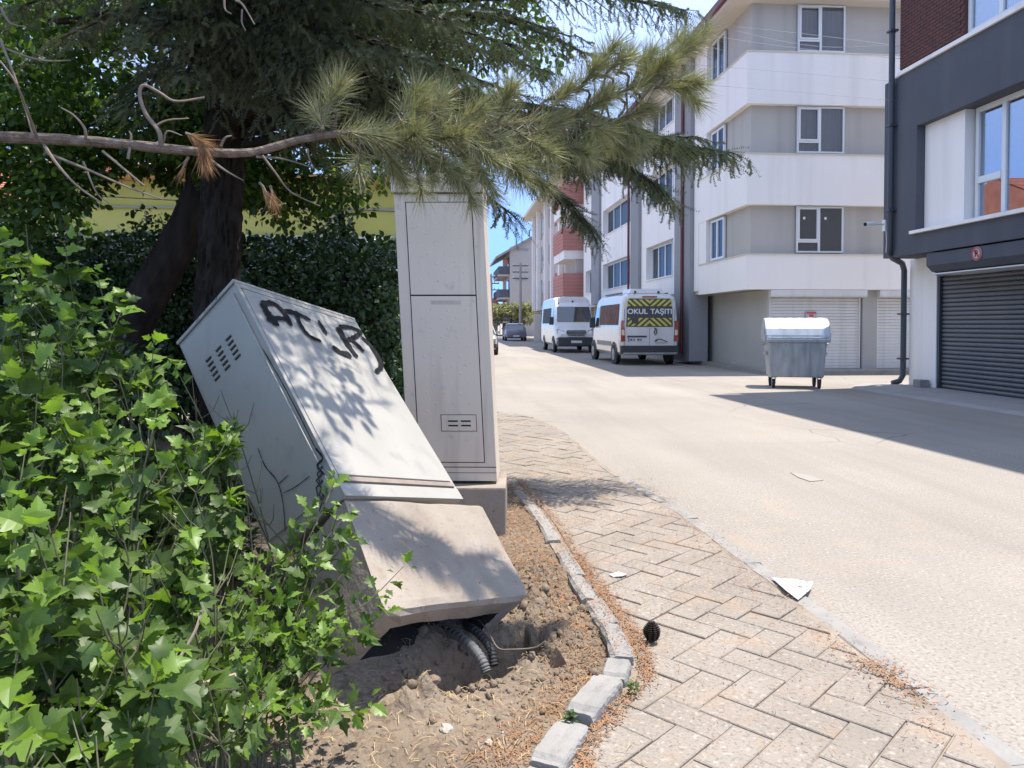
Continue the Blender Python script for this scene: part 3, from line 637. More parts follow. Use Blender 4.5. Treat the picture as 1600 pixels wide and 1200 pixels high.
# ---- grey gabled block at the end
cb = thing('apartment_building', 'far grey gable ended block with dark balconies at the street end', 'building', (6, 85, 0))
MB().prism([(6.6, 0), (17, 0), (17, 9.2), (11.2, 12.2), (6.6, 10.0)], 1, 85, 97).build('wall', FARG, cb)
MB().prism([(5.0, 8.7), (11.2, 12.25), (18, 8.9), (18, 9.15), (11.2, 12.5), (5.0, 8.95)], 1, 84.6, 97.4).build('roof', PILG, cb)
for z in (1.5, 4.2, 6.8):
    MB().box(5.4, 6.59, 85.2, 96, z, z + .2).build('balcony_slab', FARG, cb)
    MB().box(5.35, 5.43, 85.2, 96, z + .2, z + 1.1).build('balcony_rail', DARKR, cb)
    MB().box(5.435, 6.58, 85.15, 85.22, z + .2, z + 1.1).build('balcony_rail', DARKR, cb)
    MB().box(6.5, 6.595, 86, 89, z + .21, z + 2.2).build('window', GLASSD, cb)
MB().box(6.0, 6.4, 85.6, 85.7, 7.6, 8.6).build('laundry', REDSH, cb)
for z, x in ((9.9, 7.4), (6.6, 7.3)): MB().box(x, x + 1.3, 84.9, 84.99, z - .2, z).build('wall_mark', PILG, cb)
MB().tube([(8.9, 86, 11.4), (8.9, 86, 12.1), (9.2, 86, 12.1)], .08, 6).build('antenna', PIPED, cb)
# ---- pink house with red roof
ph = thing('house', 'low pink house with salmon tiled roof at the far end of the street', 'house', (3, 92, 0))
MB().box(0.5, 5.6, 92, 100, 0, 3.6).build('wall', mat('pink_render', (.45, .25, .19), .9, scale=1, var=.1), ph)
MB().prism([(-.2, 3.5), (6.3, 3.5), (3.0, 6.2)], 1, 91.7, 100.3).build('roof', mat('salmon_tile', (.50, .20, .16), .9, scale=1.5, var=.15), ph)
MB().box(3.6, 4.6, 91.93, 91.99, 1.2, 2.5).build('window', GLASSD, ph)
# ---- yellow house behind the trees
yh = thing('house', 'yellow green rendered house with orange eave behind the hedge', 'house', (-5, 19, 0))
MB().box(-10, -1.0, 19, 26, 0, 4.85).build('wall', YWALL, yh)
MB().box(-10.1, -.9, 18.9, 18.99, 3.42, 3.56).build('ledge', CREAM, yh)
MB().box(-10.1, -.9, 18.95, 18.99, 4.2, 4.24).build('cable_duct', PILG, yh)
MB().box(-10.3, -.7, 18.6, 26.4, 4.86, 5.0).build('eave', mat('orange_wood', (.5, .26, .09), .8, scale=3, var=.2), yh)
MB().add([(-10.3, 18.6, 5.01), (-.7, 18.6, 5.01), (-.7, 26.4, 5.01), (-10.3, 26.4, 5.01), (-8, 22.5, 5.25), (-3, 22.5, 5.25)], [(0, 1, 5, 4), (1, 2, 5), (2, 3, 4, 5), (3, 0, 4)]).build('roof', TERRA, yh)
for x in (-8.6, -6.4, -3.6): 
    w_ = MB().box(x, x + 1.1, 18.96, 18.998, 1.2, 2.6).build('window', GLASSD, yh)
# ---- tile roofed house at far left (its roof also shows mirrored in the window of the charcoal building)
th_ = thing('house', 'long house with red tiled roof seen through the trees at far left', 'house', (-18, 36, 0))
MB().box(-32, -8, 31, 41, 0, 6.2).build('wall', CREAM, th_)
rf = MB().prism([(30.4, 6.1), (41.6, 6.1), (36, 8.7)], 0, -32.6, -7.4).build('roof', TERRA, th_)
rows = MB()
for k in range(22):
    t = k / 22; y0 = 30.4 + 5.6 * t; z0 = 6.1 + 2.6 * t
    rows.add([(-32.6, y0, z0 + .09), (-7.4, y0, z0 + .09), (-7.4, y0 + .27, z0 + .17), (-32.6, y0 + .27, z0 + .17), (-32.6, y0, z0), (-7.4, y0, z0)], [(0, 1, 2, 3), (4, 5, 1, 0)])
rows.build('tile_rows', TERRA, rf, kind='stuff')
for x in (-30, -26, -22, -18, -14, -11): MB().box(x, x + 1.3, 30.94, 30.99, 3.6, 5.0).build('window', GLASSD, th_)

# ================================================================== CABINETS
TC = Vector((-.431, 3.077, .705)); AC = [Vector(v) for v in ((.486, .682, -.182), (-.348, .239, -.307), (-.621, .679, .909))]
TP = Vector((-.438, 3.102, .693)); AP = [Vector(v) for v in ((.586, .666, -.199), (-.255, .15, -.313), (-.2, .403, .32))]
def KC(u, v, w_): return TC + AC[0] * u + AC[1] * v + AC[2] * w_
def KP(u, v, w_): return TP + AP[0] * u + AP[1] * v + AP[2] * w_
def slab(mb, K, fixed, val0, val1, a0, a1, b0, b1):
    """slab in box coordinates: fixed axis runs val0..val1, the two others a0..a1, b0..b1"""
    def P(a, b, c):
        q = [0, 0, 0]; q[fixed] = c; o_ = [i for i in range(3) if i != fixed]; q[o_[0]] = a; q[o_[1]] = b; return K(*q)
    return mb.hexa([P(a0, b0, val0), P(a1, b0, val0), P(a1, b1, val0), P(a0, b1, val0), P(a0, b0, val1), P(a1, b0, val1), P(a1, b1, val1), P(a0, b1, val1)])
def ribbon(mb, pts, w_, n, t=0.001):
    pts = [Vector(p) for p in pts]; pts = curve_pts(pts, max(8, len(pts) * 5)) if len(pts) > 2 else [pts[0].lerp(pts[1], i / 5) for i in range(6)]
    n = Vector(n).normalized(); L_, R_ = [], []
    for i, p in enumerate(pts):
        d = (pts[min(i + 1, len(pts) - 1)] - pts[max(i - 1, 0)]).normalized(); s = d.cross(n)
        ww = w_ * (0.55 if i in (0, len(pts) - 1) else 1.0) * random.uniform(.72, 1.22)
        L_.append(p + s * ww / 2); R_.append(p - s * ww / 2)
    k = len(pts); mb.add([tuple(p) for p in L_ + R_], [(i, i + 1, k + i + 1, k + i) for i in range(k - 1)])
NF = -AC[0].cross(AC[2]).normalized(); NF = NF if NF.dot(Vector((0, 0, 1.4)) - TC) > 0 else -NF
NS = AC[1].cross(AC[2]).normalized(); NS = NS if NS.dot(Vector((0, 0, 1.4)) - TC) > 0 else -NS
lc = thing('utility_cabinet', 'toppled grey street cabinet with black spray graffiti leaning on its uprooted concrete plinth', 'utility cabinet', (-.35, 3.3, 0.0))
b = MB(); slab(b, KC, 0, 0.006, 0.994, 0.01, 1, 0.0, 0.985); b.build('body', CABINET, lc, bevel=.004)
b = MB(); slab(b, KC, 2, 0.986, 1.0, -.006, 1.006, -.012, 1.01); b.build('top_cap', CABINET, lc, bevel=.003)
b = MB(); slab(b, KC, 1, -.012, 0.008, 0.03, 0.972, 0.085, 0.955); b.build('door', CABINET, lc, bevel=.003)
b = MB(); slab(b, KC, 1, -.006, 0.006, 0.0, 0.026, 0.0, 0.984); slab(b, KC, 1, -.006, .006, .976, 1.0, 0, .984); slab(b, KC, 1, -.006, .006, .028, .974, .962, .984); b.build('door_frame', CABINET, lc)
b = MB(); slab(b, KC, 1, -.02, 0.006, 0.02, 0.98, 0.058, 0.076); b.build('drip_edge', mat('brown_trim', (.30, .25, .21), .7, scale=9, var=.3), lc)
b = MB(); slab(b, KC, 1, -.012, 0.006, 0.0, 1.0, -0.0, 0.05); b.build('base_rail', CABINET, lc, bevel=.002)
b = MB(); slab(b, KC, 0, -.010, 0.004, 0.07, 0.95, 0.045, 0.955); sp = b.build('side_panel', CABINET, lc, bevel=.003)
b = MB()   # three groups of louvre slots with dark throats and raised hoods
for g_i in range(3):
    for k in range(5):
        w0 = 0.80 - k * .024 - g_i * .0; v0 = .30 + g_i * .17
        slab(MB(), KC, 0, -.0106, -.006, v0 + .01, v0 + .095, w0, w0 + .008).build('vent_slot', GAP, sp)
for g_i in range(3):
    for k in range(5):
        w0 = 0.80 - k * .024 + .012; v0 = .30 + g_i * .17
        slab(MB(), KC, 0, -.018, -.0095, v0 + .006, v0 + .099, w0 - .003, w0 + .002).build('louvre', CABINET, sp)
# graffiti strokes, sprayed on the door
gf = MB()
for wd, pts in ((.036, [(-0.912, 3.757, 1.497), (-0.873, 3.722, 1.444), (-0.830, 3.700, 1.391)]), (.026, [(-0.919, 3.748, 1.500), (-0.880, 3.842, 1.502), (-0.836, 3.854, 1.464), (-0.784, 3.801, 1.391)]),
                (.024, [(-0.870, 3.671, 1.419), (-0.838, 3.766, 1.429), (-0.796, 3.841, 1.419)]), (.022, [(-0.842, 3.839, 1.464), (-0.795, 3.933, 1.459), (-0.727, 3.997, 1.420)]),
                (.02, [(-0.786, 3.937, 1.453), (-0.760, 3.884, 1.404), (-0.714, 3.856, 1.346), (-0.659, 3.904, 1.312)]), (.02, [(-0.699, 4.061, 1.420), (-0.648, 4.009, 1.346)]),
                (.03, [(-0.612, 4.171, 1.382), (-0.563, 4.110, 1.307), (-0.497, 4.066, 1.223)]), (.02, [(-0.610, 4.182, 1.386), (-0.559, 4.289, 1.381), (-0.512, 4.337, 1.356), (-0.535, 4.214, 1.325), (-0.559, 4.132, 1.313)]),
                (.024, [(-0.547, 4.173, 1.319), (-0.511, 4.182, 1.288), (-0.475, 4.174, 1.249)]), (.024, [(-0.504, 4.298, 1.331), (-0.448, 4.301, 1.276), (-0.401, 4.255, 1.210), (-0.384, 4.193, 1.167), (-0.402, 4.095, 1.142)]),
                (.028, [(-0.609, 3.953, 1.285), (-0.570, 3.972, 1.254), (-0.525, 4.029, 1.235)])):
    ribbon(gf, pts, wd * 1.4, NF)
gf.build('graffiti', BLACKPAINT, lc)
# faint spray on top corner of the side, scratches and split seams
gs = MB()
for pts in ([(-1.182, 3.833, 1.538), (-1.164, 3.814, 1.515), (-1.180, 3.826, 1.506), (-1.189, 3.837, 1.525), (-1.174, 3.826, 1.538)], [(-1.158, 3.815, 1.550), (-1.141, 3.798, 1.537), (-1.148, 3.801, 1.518), (-1.165, 3.818, 1.534), (-1.154, 3.811, 1.550)],
            [(-1.241, 3.873, 1.482), (-1.215, 3.849, 1.472), (-1.222, 3.852, 1.453)], [(-1.285, 3.901, 1.434), (-1.259, 3.878, 1.424), (-1.270, 3.885, 1.408)]):
    ribbon(gs, pts, .004, NS)
gs.build('pen_marks', BLACKPAINT, sp)
gs = MB()
for wd, pts in ((.006, [(-0.863, 3.445, 0.845), (-0.821, 3.398, 0.773), (-0.754, 3.332, 0.717), (-0.721, 3.290, 0.634), (-0.704, 3.255, 0.518)]), (.005, [(-0.744, 3.322, 0.710), (-0.696, 3.289, 0.753)]),
                (.004, [(-0.720, 3.295, 0.674), (-0.659, 3.251, 0.710), (-0.592, 3.203, 0.763)]), (.007, [(-0.857, 3.517, 1.288), (-0.761, 3.415, 1.163), (-0.657, 3.302, 1.018), (-0.567, 3.203, 0.881)]),
                (.012, [(-0.567, 3.203, 0.881), (-0.532, 3.167, 0.844), (-0.556, 3.181, 0.809), (-0.519, 3.144, 0.779)]), (.005, [(-0.984, 3.527, 0.730), (-0.883, 3.418, 0.592), (-0.784, 3.310, 0.449)])):
    ribbon(gs, pts, wd, NS)
gs.build('split_seam', GAP, sp)
# torn plastic at the lower corner
tb = MB()
for k in range(5):
    a = KC(-.01, .05 + .03 * k, .13 - .02 * k); tb.tube([a, a + NS * .02 + Vector((random.uniform(-.02, .02), 0, -.03)), a + NS * .012 + Vector((random.uniform(-.03, .03), 0, -.07))], [.006, .004, .002], 5)
tb.build('torn_cable', RUBBER, lc)

pl = thing('concrete_plinth', 'uprooted tilted concrete plinth under the fallen grey cabinet with a torn hollow beneath', 'plinth', (0, 3.2, 0))
b = MB()
def rough_plinth():
    """hollow block: outer shell, rim and cavity; outer faces subdivided and chipped"""
    n = 12; 
    def ringp(w_, ins):
        pts = []
        for (a, c) in (((0, 0), (1, 0)), ((1, 0), (1, 1)), ((1, 1), (0, 1)), ((0, 1), (0, 0))):
            for i in range(n):
                t = i / n; u = a[0] + (c[0] - a[0]) * t; v = a[1] + (c[1] - a[1]) * t
                u = ins[0] + u * (1 - 2 * ins[0]); v = ins[1] + v * (1 - 2 * ins[1]); pts.append((u, v, w_))
        return pts
    rings = []
    for w_, ins, j in ((0, (.012, .02), .003), (-.03, (0, 0), .002), (-.25, (0, 0), .003), (-.5, (0, 0), .003), (-.75, (-.002, 0), .003), (-.93, (0, 0), .004), (-.985, (.004, .012), .006), (-1.01, (.03, .06), .008), (-1.0, (.13, .26), .008), (-.9, (.15, .28), .003), (-.35, (.17, .30), .0)):
        ring = []
        for k, (u, v, ww) in enumerate(ringp(w_, ins)):
            p = KP(u, v, ww); nn = noise.noise(p * 9) * j * 2.2 + noise.noise(p * 40) * j
            q = KP(.5, .5, -.5); d = (p - q).normalized(); ring.append(p + d * nn)
        rings.append(ring)
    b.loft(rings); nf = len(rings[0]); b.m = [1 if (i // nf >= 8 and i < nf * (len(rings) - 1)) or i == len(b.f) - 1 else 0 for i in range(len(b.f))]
rough_plinth(); b.build('block', [PLINTH, mat('cavity_shade_concrete', (.02, .016, .013), .95, scale=9, var=.4, bump=.5)], pl)  # near-black inner walls: the hollow's shade is put into their colour
# corrugated conduits hanging from the hollow plinth into the pit
def conduit(label, ctrl, r, m):
    pts = curve_pts(ctrl, 90); rs = [r * (1.0 if i % 4 < 2 else .84) for i in range(90)]
    o = MB().tube(pts, rs, 14).build('corrugated_conduit', m, smooth=False); tag(o, label, 'conduit', 'conduits under the plinth')
CONDM = mat('grey_conduit', (.15, .147, .14), .6, scale=9, var=.3); CONDD = mat('dark_conduit', (.05, .05, .05), .7, scale=9, var=.3)
conduit('light grey corrugated conduit curving from under the plinth into sunlit soil', [KP(.45, .5, -.6), (-0.118, 3.420, 0.029), (-0.003, 3.280, 0.053), (0.069, 3.120, 0.068), (0.119, 3.030, 0.042), (0.138, 3.000, 0.002)], .022, CONDM)
conduit('dark corrugated conduit behind the lighter one in the shade', [KP(.6, .5, -.6), (0.027, 3.420, 0.053), (0.101, 3.300, 0.050), (0.161, 3.200, 0.019), (0.178, 3.150, -0.041)], .02, CONDD)
o = MB().tube(curve_pts([(0.113, 3.400, 0.067), (0.155, 3.250, 0.068), (0.192, 3.120, 0.047), (0.245, 3.050, 0.068), (0.332, 3.000, 0.094), (0.374, 2.980, 0.127)], 24), .0035, 5).build('wire', TWIG); tag(o, 'thin pale wire lying across the rim of the hole', 'wire')
# upright shard
b = MB().prism([(0, 0), (.10, 0), (.085, .055), (.05, .115), (.03, .075)], 1, 0, .03)
b.v = [(0.385 + x * .95 - y * .3, 3.0 + y + x * .2, -.035 + z) for x, y, z in b.v]
tag(b.build('brick_shard', mat('earth_shard', (.20, .135, .095), .95, scale=15, var=.4, bump=.6), bevel=.003), 'brown upright shard at the right rim of the hole', 'shard')
b = MB().prism([(0, 0), (.05, .0), (.045, .30), (.03, .36), (.0, .33)], 1, 0, .08)
b.v = [(0.345 + x * .95 - y * .3, 3.27 + y + x * .2, -.2 + z * .72) for x, y, z in b.v]
tag(b.build('earth_clod', SOIL, bevel=.012), 'narrow column of earth standing beside the plinth corner', 'clod')

# ---- tall cabinet
tc = thing('utility_cabinet', 'tall beige dimpled street cabinet standing on a concrete plinth by the pavement', 'utility cabinet', (.03, 5.05, .32))
sk = math.tan(R(3.0)); Y0 = 5.06
def TT(x, y, z): return (x - (z - .34) * sk * .95 + (y - Y0) * .12, y - (x - .03) * .10 , z)      # leans to the left with height
def tbox(mb, x0, x1, y0, y1, z0, z1):
    return mb.hexa([TT(*p) for p in ((x0, y0, z0), (x1, y0, z0), (x1, y1, z0), (x0, y1, z0), (x0, y0, z1), (x1, y0, z1), (x1, y1, z1), (x0, y1, z1))])
W0, W1 = -.285, .305
tbox(MB(), W0, W1, Y0, Y0 + .34, .345, 2.27).build('body', CABINET2, tc, bevel=.005)
tbox(MB(), W0 - .015, W1 + .005, Y0 - .018, Y0 + .36, 2.272, 2.40).build('top_cap', CABINET2, tc, bevel=.008)
tbox(MB(), W0 + .006, W1 - .006, Y0 - .012, Y0 + .01, 2.262, 2.2715).build('shadow_gap', GAP, tc)
for x0, x1, z0, z1 in ((-.205, .225, 1.595, 2.205), (-.205, .225, .475, 1.585)):
    tbox(MB(), x0 - .006, x1 + .006, Y0 - .0012, Y0 + .003, z0 - .006, z1 + .006).build('door_gap', GAP, tc)
    d_ = tbox(MB(), x0, x1, Y0 - .007, Y0 + .002, z0, z1).build('door', CABINET2, tc, bevel=.002)
    zz = z0 + .09; row = 0
    while zz < z1 - .06:
        if not (z0 < 1 and zz < .78):
            xx = x0 + .07 + (row % 2) * .055
            while xx < x1 - .05:
                jx, jz = random.uniform(-.008, .008), random.uniform(-.008, .008)
                c = [TT(xx + jx + .0095 * math.cos(a), Y0 - .0068, zz + jz + .0095 * math.sin(a)) for a in [k * math.pi / 4 for k in range(8)]]
                MB().add(c + [TT(xx + jx, Y0 - .0105, zz + jz - .002)], [(k, (k + 1) % 8, 8) for k in range(8)]).build('stud', CABINET2, d_); xx += .115
        zz += .062; row += 1
hd = tbox(MB(), -.075, .125, Y0 - .0085, Y0 - .006, 1.53, 1.555).build('label_strip', mat('worn_label', (.55, .46, .38), .6, scale=30, var=.2), tc)
vp = tbox(MB(), -.045, .185, Y0 - .0115, Y0 - .0065, .685, .79).build('vent_plate', CABINET2, tc, bevel=.002)
v_ = MB(); tbox(v_, -.049, .189, Y0 - .0085, Y0 - .0066, .681, .794); v_.build('plate_gap', GAP, vp)
v_ = MB(); h_ = MB()
for i in range(2):
    for k in range(2):
        x0 = 0.0 + i * .085; z0 = .715 + k * .03; tbox(MB(), x0, x0 + .065, Y0 - .0122, Y0 - .011, z0, z0 + .012).build('vent_slot', GAP, vp); tbox(MB(), x0 - .002, x0 + .067, Y0 - .02, Y0 - .0115, z0 + .012, z0 + .017).build('vent_hood', CABINET2, vp)

v_ = MB(); tbox(v_, W0, W1, Y0 - .0012, Y0 + .001, .437, .442); tbox(v_, W0, W1, Y0 - .0012, Y0 + .001, .40, .403); v_.build('seam', GAP, tc)
for x in (-.20, -.115, -.02, .14, .22):
    s_ = MB(); s_.add([TT(x + .034 * math.cos(a) * (1.1), Y0 - .0195, 2.345 + .011 * math.sin(a)) for a in [k * math.pi / 8 for k in range(16)]], [tuple(range(16))]); s_.build('cap_slot', GAP, tc)
    s_ = MB(); s_.tube([TT(x + .038 * math.cos(a), Y0 - .02, 2.345 + .014 * math.sin(a)) for a in [k * math.pi / 8 for k in range(9)]], .004, 5); s_.build('slot_hood', CABINET2, tc)
o = MB()
o.hexa([(-.36, 4.99, -.1), (.355, 4.92, -.1), (.40, 5.4, -.1), (-.31, 5.45, -.1), (-.36, 4.99, .325), (.355, 4.92, .325), (.40, 5.4, .325), (-.31, 5.45, .325)])
o = o.build('concrete_plinth', PLINTH, bevel=.012); tag(o, 'upright concrete plinth under the tall beige cabinet', 'plinth')

# ================================================================== DUMPSTER
dp = thing('dumpster', 'galvanised steel rubbish container on four castors with a rounded shiny lid', 'dumpster', (7.4, 15.95, 0))
DA = R(-17)
def DF(x, y, z): return (7.44 + x * math.cos(DA) - y * math.sin(DA), 15.72 + x * math.sin(DA) + y * math.cos(DA), z)
def dbuild(mb, name, m, par=dp, **k):
    mb.v = [DF(*p) for p in mb.v]; return mb.build(name, m, par, **k)
b = MB(); b.hexa([(-.55, .06, .24), (.55, .06, .24), (.55, .86, .24), (-.55, .86, .24), (-.60, 0, 1.02), (.60, 0, 1.02), (.60, .95, 1.02), (-.60, .95, 1.02)]); dbuild(b, 'body', STEEL, bevel=.03)
b = MB(); b.box(-.63, .63, -.03, .0, 1.0, 1.06); b.box(-.63, .63, .95, .98, 1.0, 1.06); b.box(-.63, -.60, .0, .95, 1.0, 1.06); b.box(.60, .63, 0, .95, 1.0, 1.06); dbuild(b, 'rim', STEEL, bevel=.01)
for x in (-.42, -.22, 0, .22, .42):
    b = MB(); b.hexa([(x - .02, .052, .27), (x + .02, .052, .27), (x + .02, .07, .27), (x - .02, .07, .27), (x - .02, -.012, .98), (x + .02, -.012, .98), (x + .02, .01, .98), (x - .02, .01, .98)]); dbuild(b, 'rib', STEEL)
prof = [(-.035, 1.05), (-.03, 1.16), (.02, 1.30), (.12, 1.42), (.28, 1.50), (.48, 1.53), (.68, 1.50), (.84, 1.40), (.94, 1.24), (.975, 1.05)]
inn = [(p[0] * .96 + .02, 1.05 + (p[1] - 1.05) * .96) for p in prof[::-1]]
lb = MB()
ns = 13
for i in range(ns - 1):
    pass
rings = []
for i in range(ns):
    x = -.64 + 1.28 * i / (ns - 1); bulge = 1.0 + (.018 if i % 2 else -.004)
    rings.append([(x, .47 + (p[0] - .47) * bulge, 1.05 + (p[1] - 1.05) * bulge) for p in prof])
lb.loft(rings); lid = dbuild(lb, 'lid', STEELL)
for x in (-.655, .64): dbuild(MB().prism(prof, 0, x, x + .016), 'lid_end', STEEL, lid)
b = MB(); b.tube([(-.60, -.05, 1.12), (-.60, -.075, 1.10), (.60, -.075, 1.10), (.60, -.05, 1.12)], .012, 6); dbuild(b, 'lid_handle', STEEL, lid)
for sx in (-1, 1):
    b = MB(); b.tube([(sx * .61, .45, .95), (sx * .70, .45, .95)], .025, 8); b.box(min(sx * .60, sx * .64), max(sx * .60, sx * .64), .2, .7, .72, .78); dbuild(b, 'lifting_trunnion', STEEL)
    b = MB(); b.tube([(sx * .655, .02, 1.0), (sx * .68, .1, 1.2), (sx * .66, .3, 1.3)], .012, 6); dbuild(b, 'lid_arm', STEEL)
for x, y in ((-.47, .16), (.47, .16), (-.47, .78), (.47, .78)):
    a = random.uniform(-.5, .5)
    c = thing_c = MB(); c.box(x - .06, x + .06, y - .06, y + .06, .225, .245)
    for s in (-1, 1): c.hexa([(x + s * .035 - .004, y - .03, .09), (x + s * .035 + .004, y - .03, .09), (x + s * .035 + .004, y + .05, .09), (x + s * .035 - .004, y + .05, .09), (x + s * .035 - .004, y - .05, .226), (x + s * .035 + .004, y - .05, .226), (x + s * .035 + .004, y + .05, .226), (x + s * .035 - .004, y + .05, .226)])
    cf = dbuild(c, 'castor', STEEL)
    c = MB(); c.tube([(x - .025, y + .01, .1), (x + .025, y + .01, .1)], .1, 18); dbuild(c, 'wheel', RUBBER, cf)

# ================================================================== VEHICLES
def vring(y, zb, zt, hw, zbelt=1.3, tumble=.90):
    zbelt = min(zbelt, zb + (zt - zb) * .55)
    half = [(.90, zb), (.98, zb + .10), (1.0, zb + (zbelt - zb) * .5), (.995, zbelt), (tumble + .02, zt - .20 * (zt - zbelt)), (tumble - .03, zt - .06 * (zt - zbelt)), (tumble - .16, zt)]
    return [(-hw * a, y, z) for a, z in half] + [(hw * a, y, z) for a, z in half[::-1]]
def wheel(F, par, x, y, r, w_=.2):
    wr = MB(); n = 24; s = 1 if x > 0 else -1
    prof_ = [(0, r * .62), (0, r * .93), (-.03, r), (-w_ + .03, r), (-w_, r * .93), (-w_, r * .62)]
    rings = []
    for px_, pr in prof_: rings.append([(x + s * px_, y + pr * math.cos(2 * math.pi * k / n), r + pr * math.sin(2 * math.pi * k / n)) for k in range(n)])
    wr.loft(rings); wr.v = [F(*p) for p in wr.v]; t_ = wr.build('wheel', RUBBER, par)
    ri = MB(); ri.tube([(x - s * .03, y, r), (x + s * .004, y, r)], r * .60, 20); ri.tube([(x, y, r), (x + s * .02, y, r)], r * .18, 10)
    ri.v = [F(*p) for p in ri.v]; ri.build('rim', mat('rim_grey', (.30, .31, .32), .4, metal=.6), t_)
    return t_
def fb(F, par, name, m, fn, **k):
    mb = MB(); fn(mb); mb.v = [F(*p) for p in mb.v]; return mb.build(name, m, par, **k)
def text_mesh(txt, size, name, m, par, F, x, y, z, off=.002, sx=1.0):
    cu_ = bpy.data.curves.new('t', 'FONT'); cu_.body = txt; cu_.size = size; cu_.align_x = 'CENTER'; cu_.offset = .008 * size * 3
    to = bpy.data.objects.new('t', cu_); COL.objects.link(to); bpy.context.view_layer.update()
    me = bpy.data.meshes.new_from_object(to.evaluated_get(bpy.context.evaluated_depsgraph_get())); bpy.data.objects.remove(to)
    mb = MB(); mb.add([F(x + v.co.x * sx, y, z + v.co.y) for v in me.vertices], [tuple(p.vertices) for p in me.polygons]); return mb.build(name, m, par)

# ---- school service van, seen from behind
sv = thing('van', 'white school service van seen from behind with yellow chevrons on its rear window', 'van', (6.66, 27.5, 0))
SVF = lambda x, y, z: (6.66 + x - y * .012, 25.0 + y, z)
st_v = [(0.0, .42, 2.28, .93), (.05, .36, 2.36, .985), (.25, .34, 2.42, 1.0), (1.2, .33, 2.45, 1.01), (3.6, .33, 2.44, 1.01), (4.15, .33, 2.34, 1.0), (4.55, .33, 1.85, .99), (4.85, .34, 1.32, .96), (5.2, .38, 1.08, .90), (5.4, .45, .85, .78)]
def f_(mb): mb.loft([vring(*s) for s in st_v])
fb(SVF, sv, 'body', VANW, f_, smooth=False)
fb(SVF, sv, 'roof_rail', PLASTD, lambda mb: (mb.box(-.82, -.78, .6, 3.2, 2.44, 2.48), mb.box(.78, .82, .6, 3.2, 2.44, 2.48)))
fb(SVF, sv, 'roof_unit', VANW, lambda mb: mb.hexa([(-.62, .3, 2.43), (.62, .3, 2.43), (.62, 1.7, 2.44), (-.62, 1.7, 2.44), (-.55, .42, 2.60), (.55, .42, 2.60), (.55, 1.5, 2.60), (-.55, 1.5, 2.60)]), bevel=.03)
fb(SVF, sv, 'roof_marker', PLASTD, lambda mb: (mb.box(-.45, -.39, .27, .33, 2.45, 2.52), mb.box(.36, .42, .27, .33, 2.45, 2.52)))
fb(SVF, sv, 'brake_light', REDL, lambda mb: mb.box(-.25, .25, -.015, .04, 2.29, 2.33))
rw = fb(SVF, sv, 'rear_window', STRIPED, lambda mb: mb.prism([(-.80, 1.30), (.80, 1.30), (.78, 1.72), (.74, 2.20), (.70, 2.25), (-.70, 2.25), (-.74, 2.20), (-.78, 1.72)], 1, -.012, .02))
def stripes(z0, z1, up):
    def f(mb):
        for k in range(-6, 7):
            for s in (-1, 1):
                c = k * .21 + .02
                a = [(c, z0), (c + .105, z0), (c + .105 + (z1 - z0) * 1.15, z1), (c + (z1 - z0) * 1.15, z1)] if up else [(c + (z1 - z0) * 1.15, z0), (c + .105 + (z1 - z0) * 1.15, z0), (c + .105, z1), (c, z1)]
                a = [(-p[0], p[1]) for p in a]      # right half pattern mirrored
                a = clip(a, 1, 0, -.002); a = clip(a, -1, 0, .75)
                if len(a) < 3: continue
                a = [(s * p[0], p[1]) for p in a]
                mb.prism(a, 1, -.0155 , -.0122)
    return f
fb(SVF, rw, 'chevrons', YELL, stripes(2.0, 2.22, True)); fb(SVF, rw, 'chevrons', YELL, stripes(1.33, 1.60, False))
fb(SVF, rw, 'text_band', mat('text_band', (.06, .065, .07), .5), lambda mb: mb.box(-.78, .78, -.0158, -.0125, 1.64, 1.965))
LETW = mat('letter_white', (.72, .74, .76), .5)
text_mesh('OKUL', .235, 'lettering', LETW, rw, SVF, -.42, -.018, 1.74, sx=1.1)
text_mesh('TA\u015eITI', .235, 'lettering', LETW, rw, SVF, .40, -.018, 1.74, sx=1.05)
fb(SVF, rw, 'speed_disc', STRIPED, lambda mb: mb.tube([(-.50, -.014, 1.52), (-.50, -.020, 1.52)], .12, 20))
fb(SVF, sv, 'door_seam', GAP, lambda mb: (mb.box(-.004, .004, -.006, .01, .62, 1.28), mb.box(-.86, -.852, -.006, .01, .62, 1.9), mb.box(.852, .86, -.006, .01, .62, 1.9)))
for s in (-1, 1):
    fb(SVF, sv, 'tail_light', REDL, lambda mb: mb.prism([(s * .83, .82), (s * .985, .80), (s * .985, 1.45), (s * .94, 1.52), (s * .86, 1.50)], 1, -.02, .12))
    fb(SVF, sv, 'reversing_light', mat('lamp_clear', (.7, .62, .5), .2), lambda mb: mb.prism([(s * .86, 1.02), (s * .96, 1.02), (s * .96, 1.2), (s * .87, 1.2)], 1, -.026, -.019))
fb(SVF, sv, 'rear_bumper', PLASTD, lambda mb: mb.hexa([(-.98, -.09, .40), (.98, -.09, .40), (.98, .15, .38), (-.98, .15, .38), (-.99, -.08, .66), (.99, -.08, .66), (.99, .1, .68), (-.99, .1, .68)]), bevel=.02)
fb(SVF, sv, 'step_bar', STEEL, lambda mb: mb.box(-.92, .92, -.13, -.085, .40, .435))
fb(SVF, sv, 'number_plate', PLATE, lambda mb: mb.box(-.74, -.14, -.016, .01, .80, .93)); fb(SVF, sv, 'plate_blue', mat('plate_blue', (.08, .22, .5), .5), lambda mb: mb.box(-.74, -.69, -.019, -.0165, .80, .93))
fb(SVF, sv, 'plate_marks', BLACKPAINT, lambda mb: [mb.box(x, x + w2, -.019, -.0165, .83, .90) for x, w2 in ((-.66, .03), (-.62, .03), (-.55, .04), (-.42, .02), (-.39, .03), (-.34, .03), (-.29, .02))])
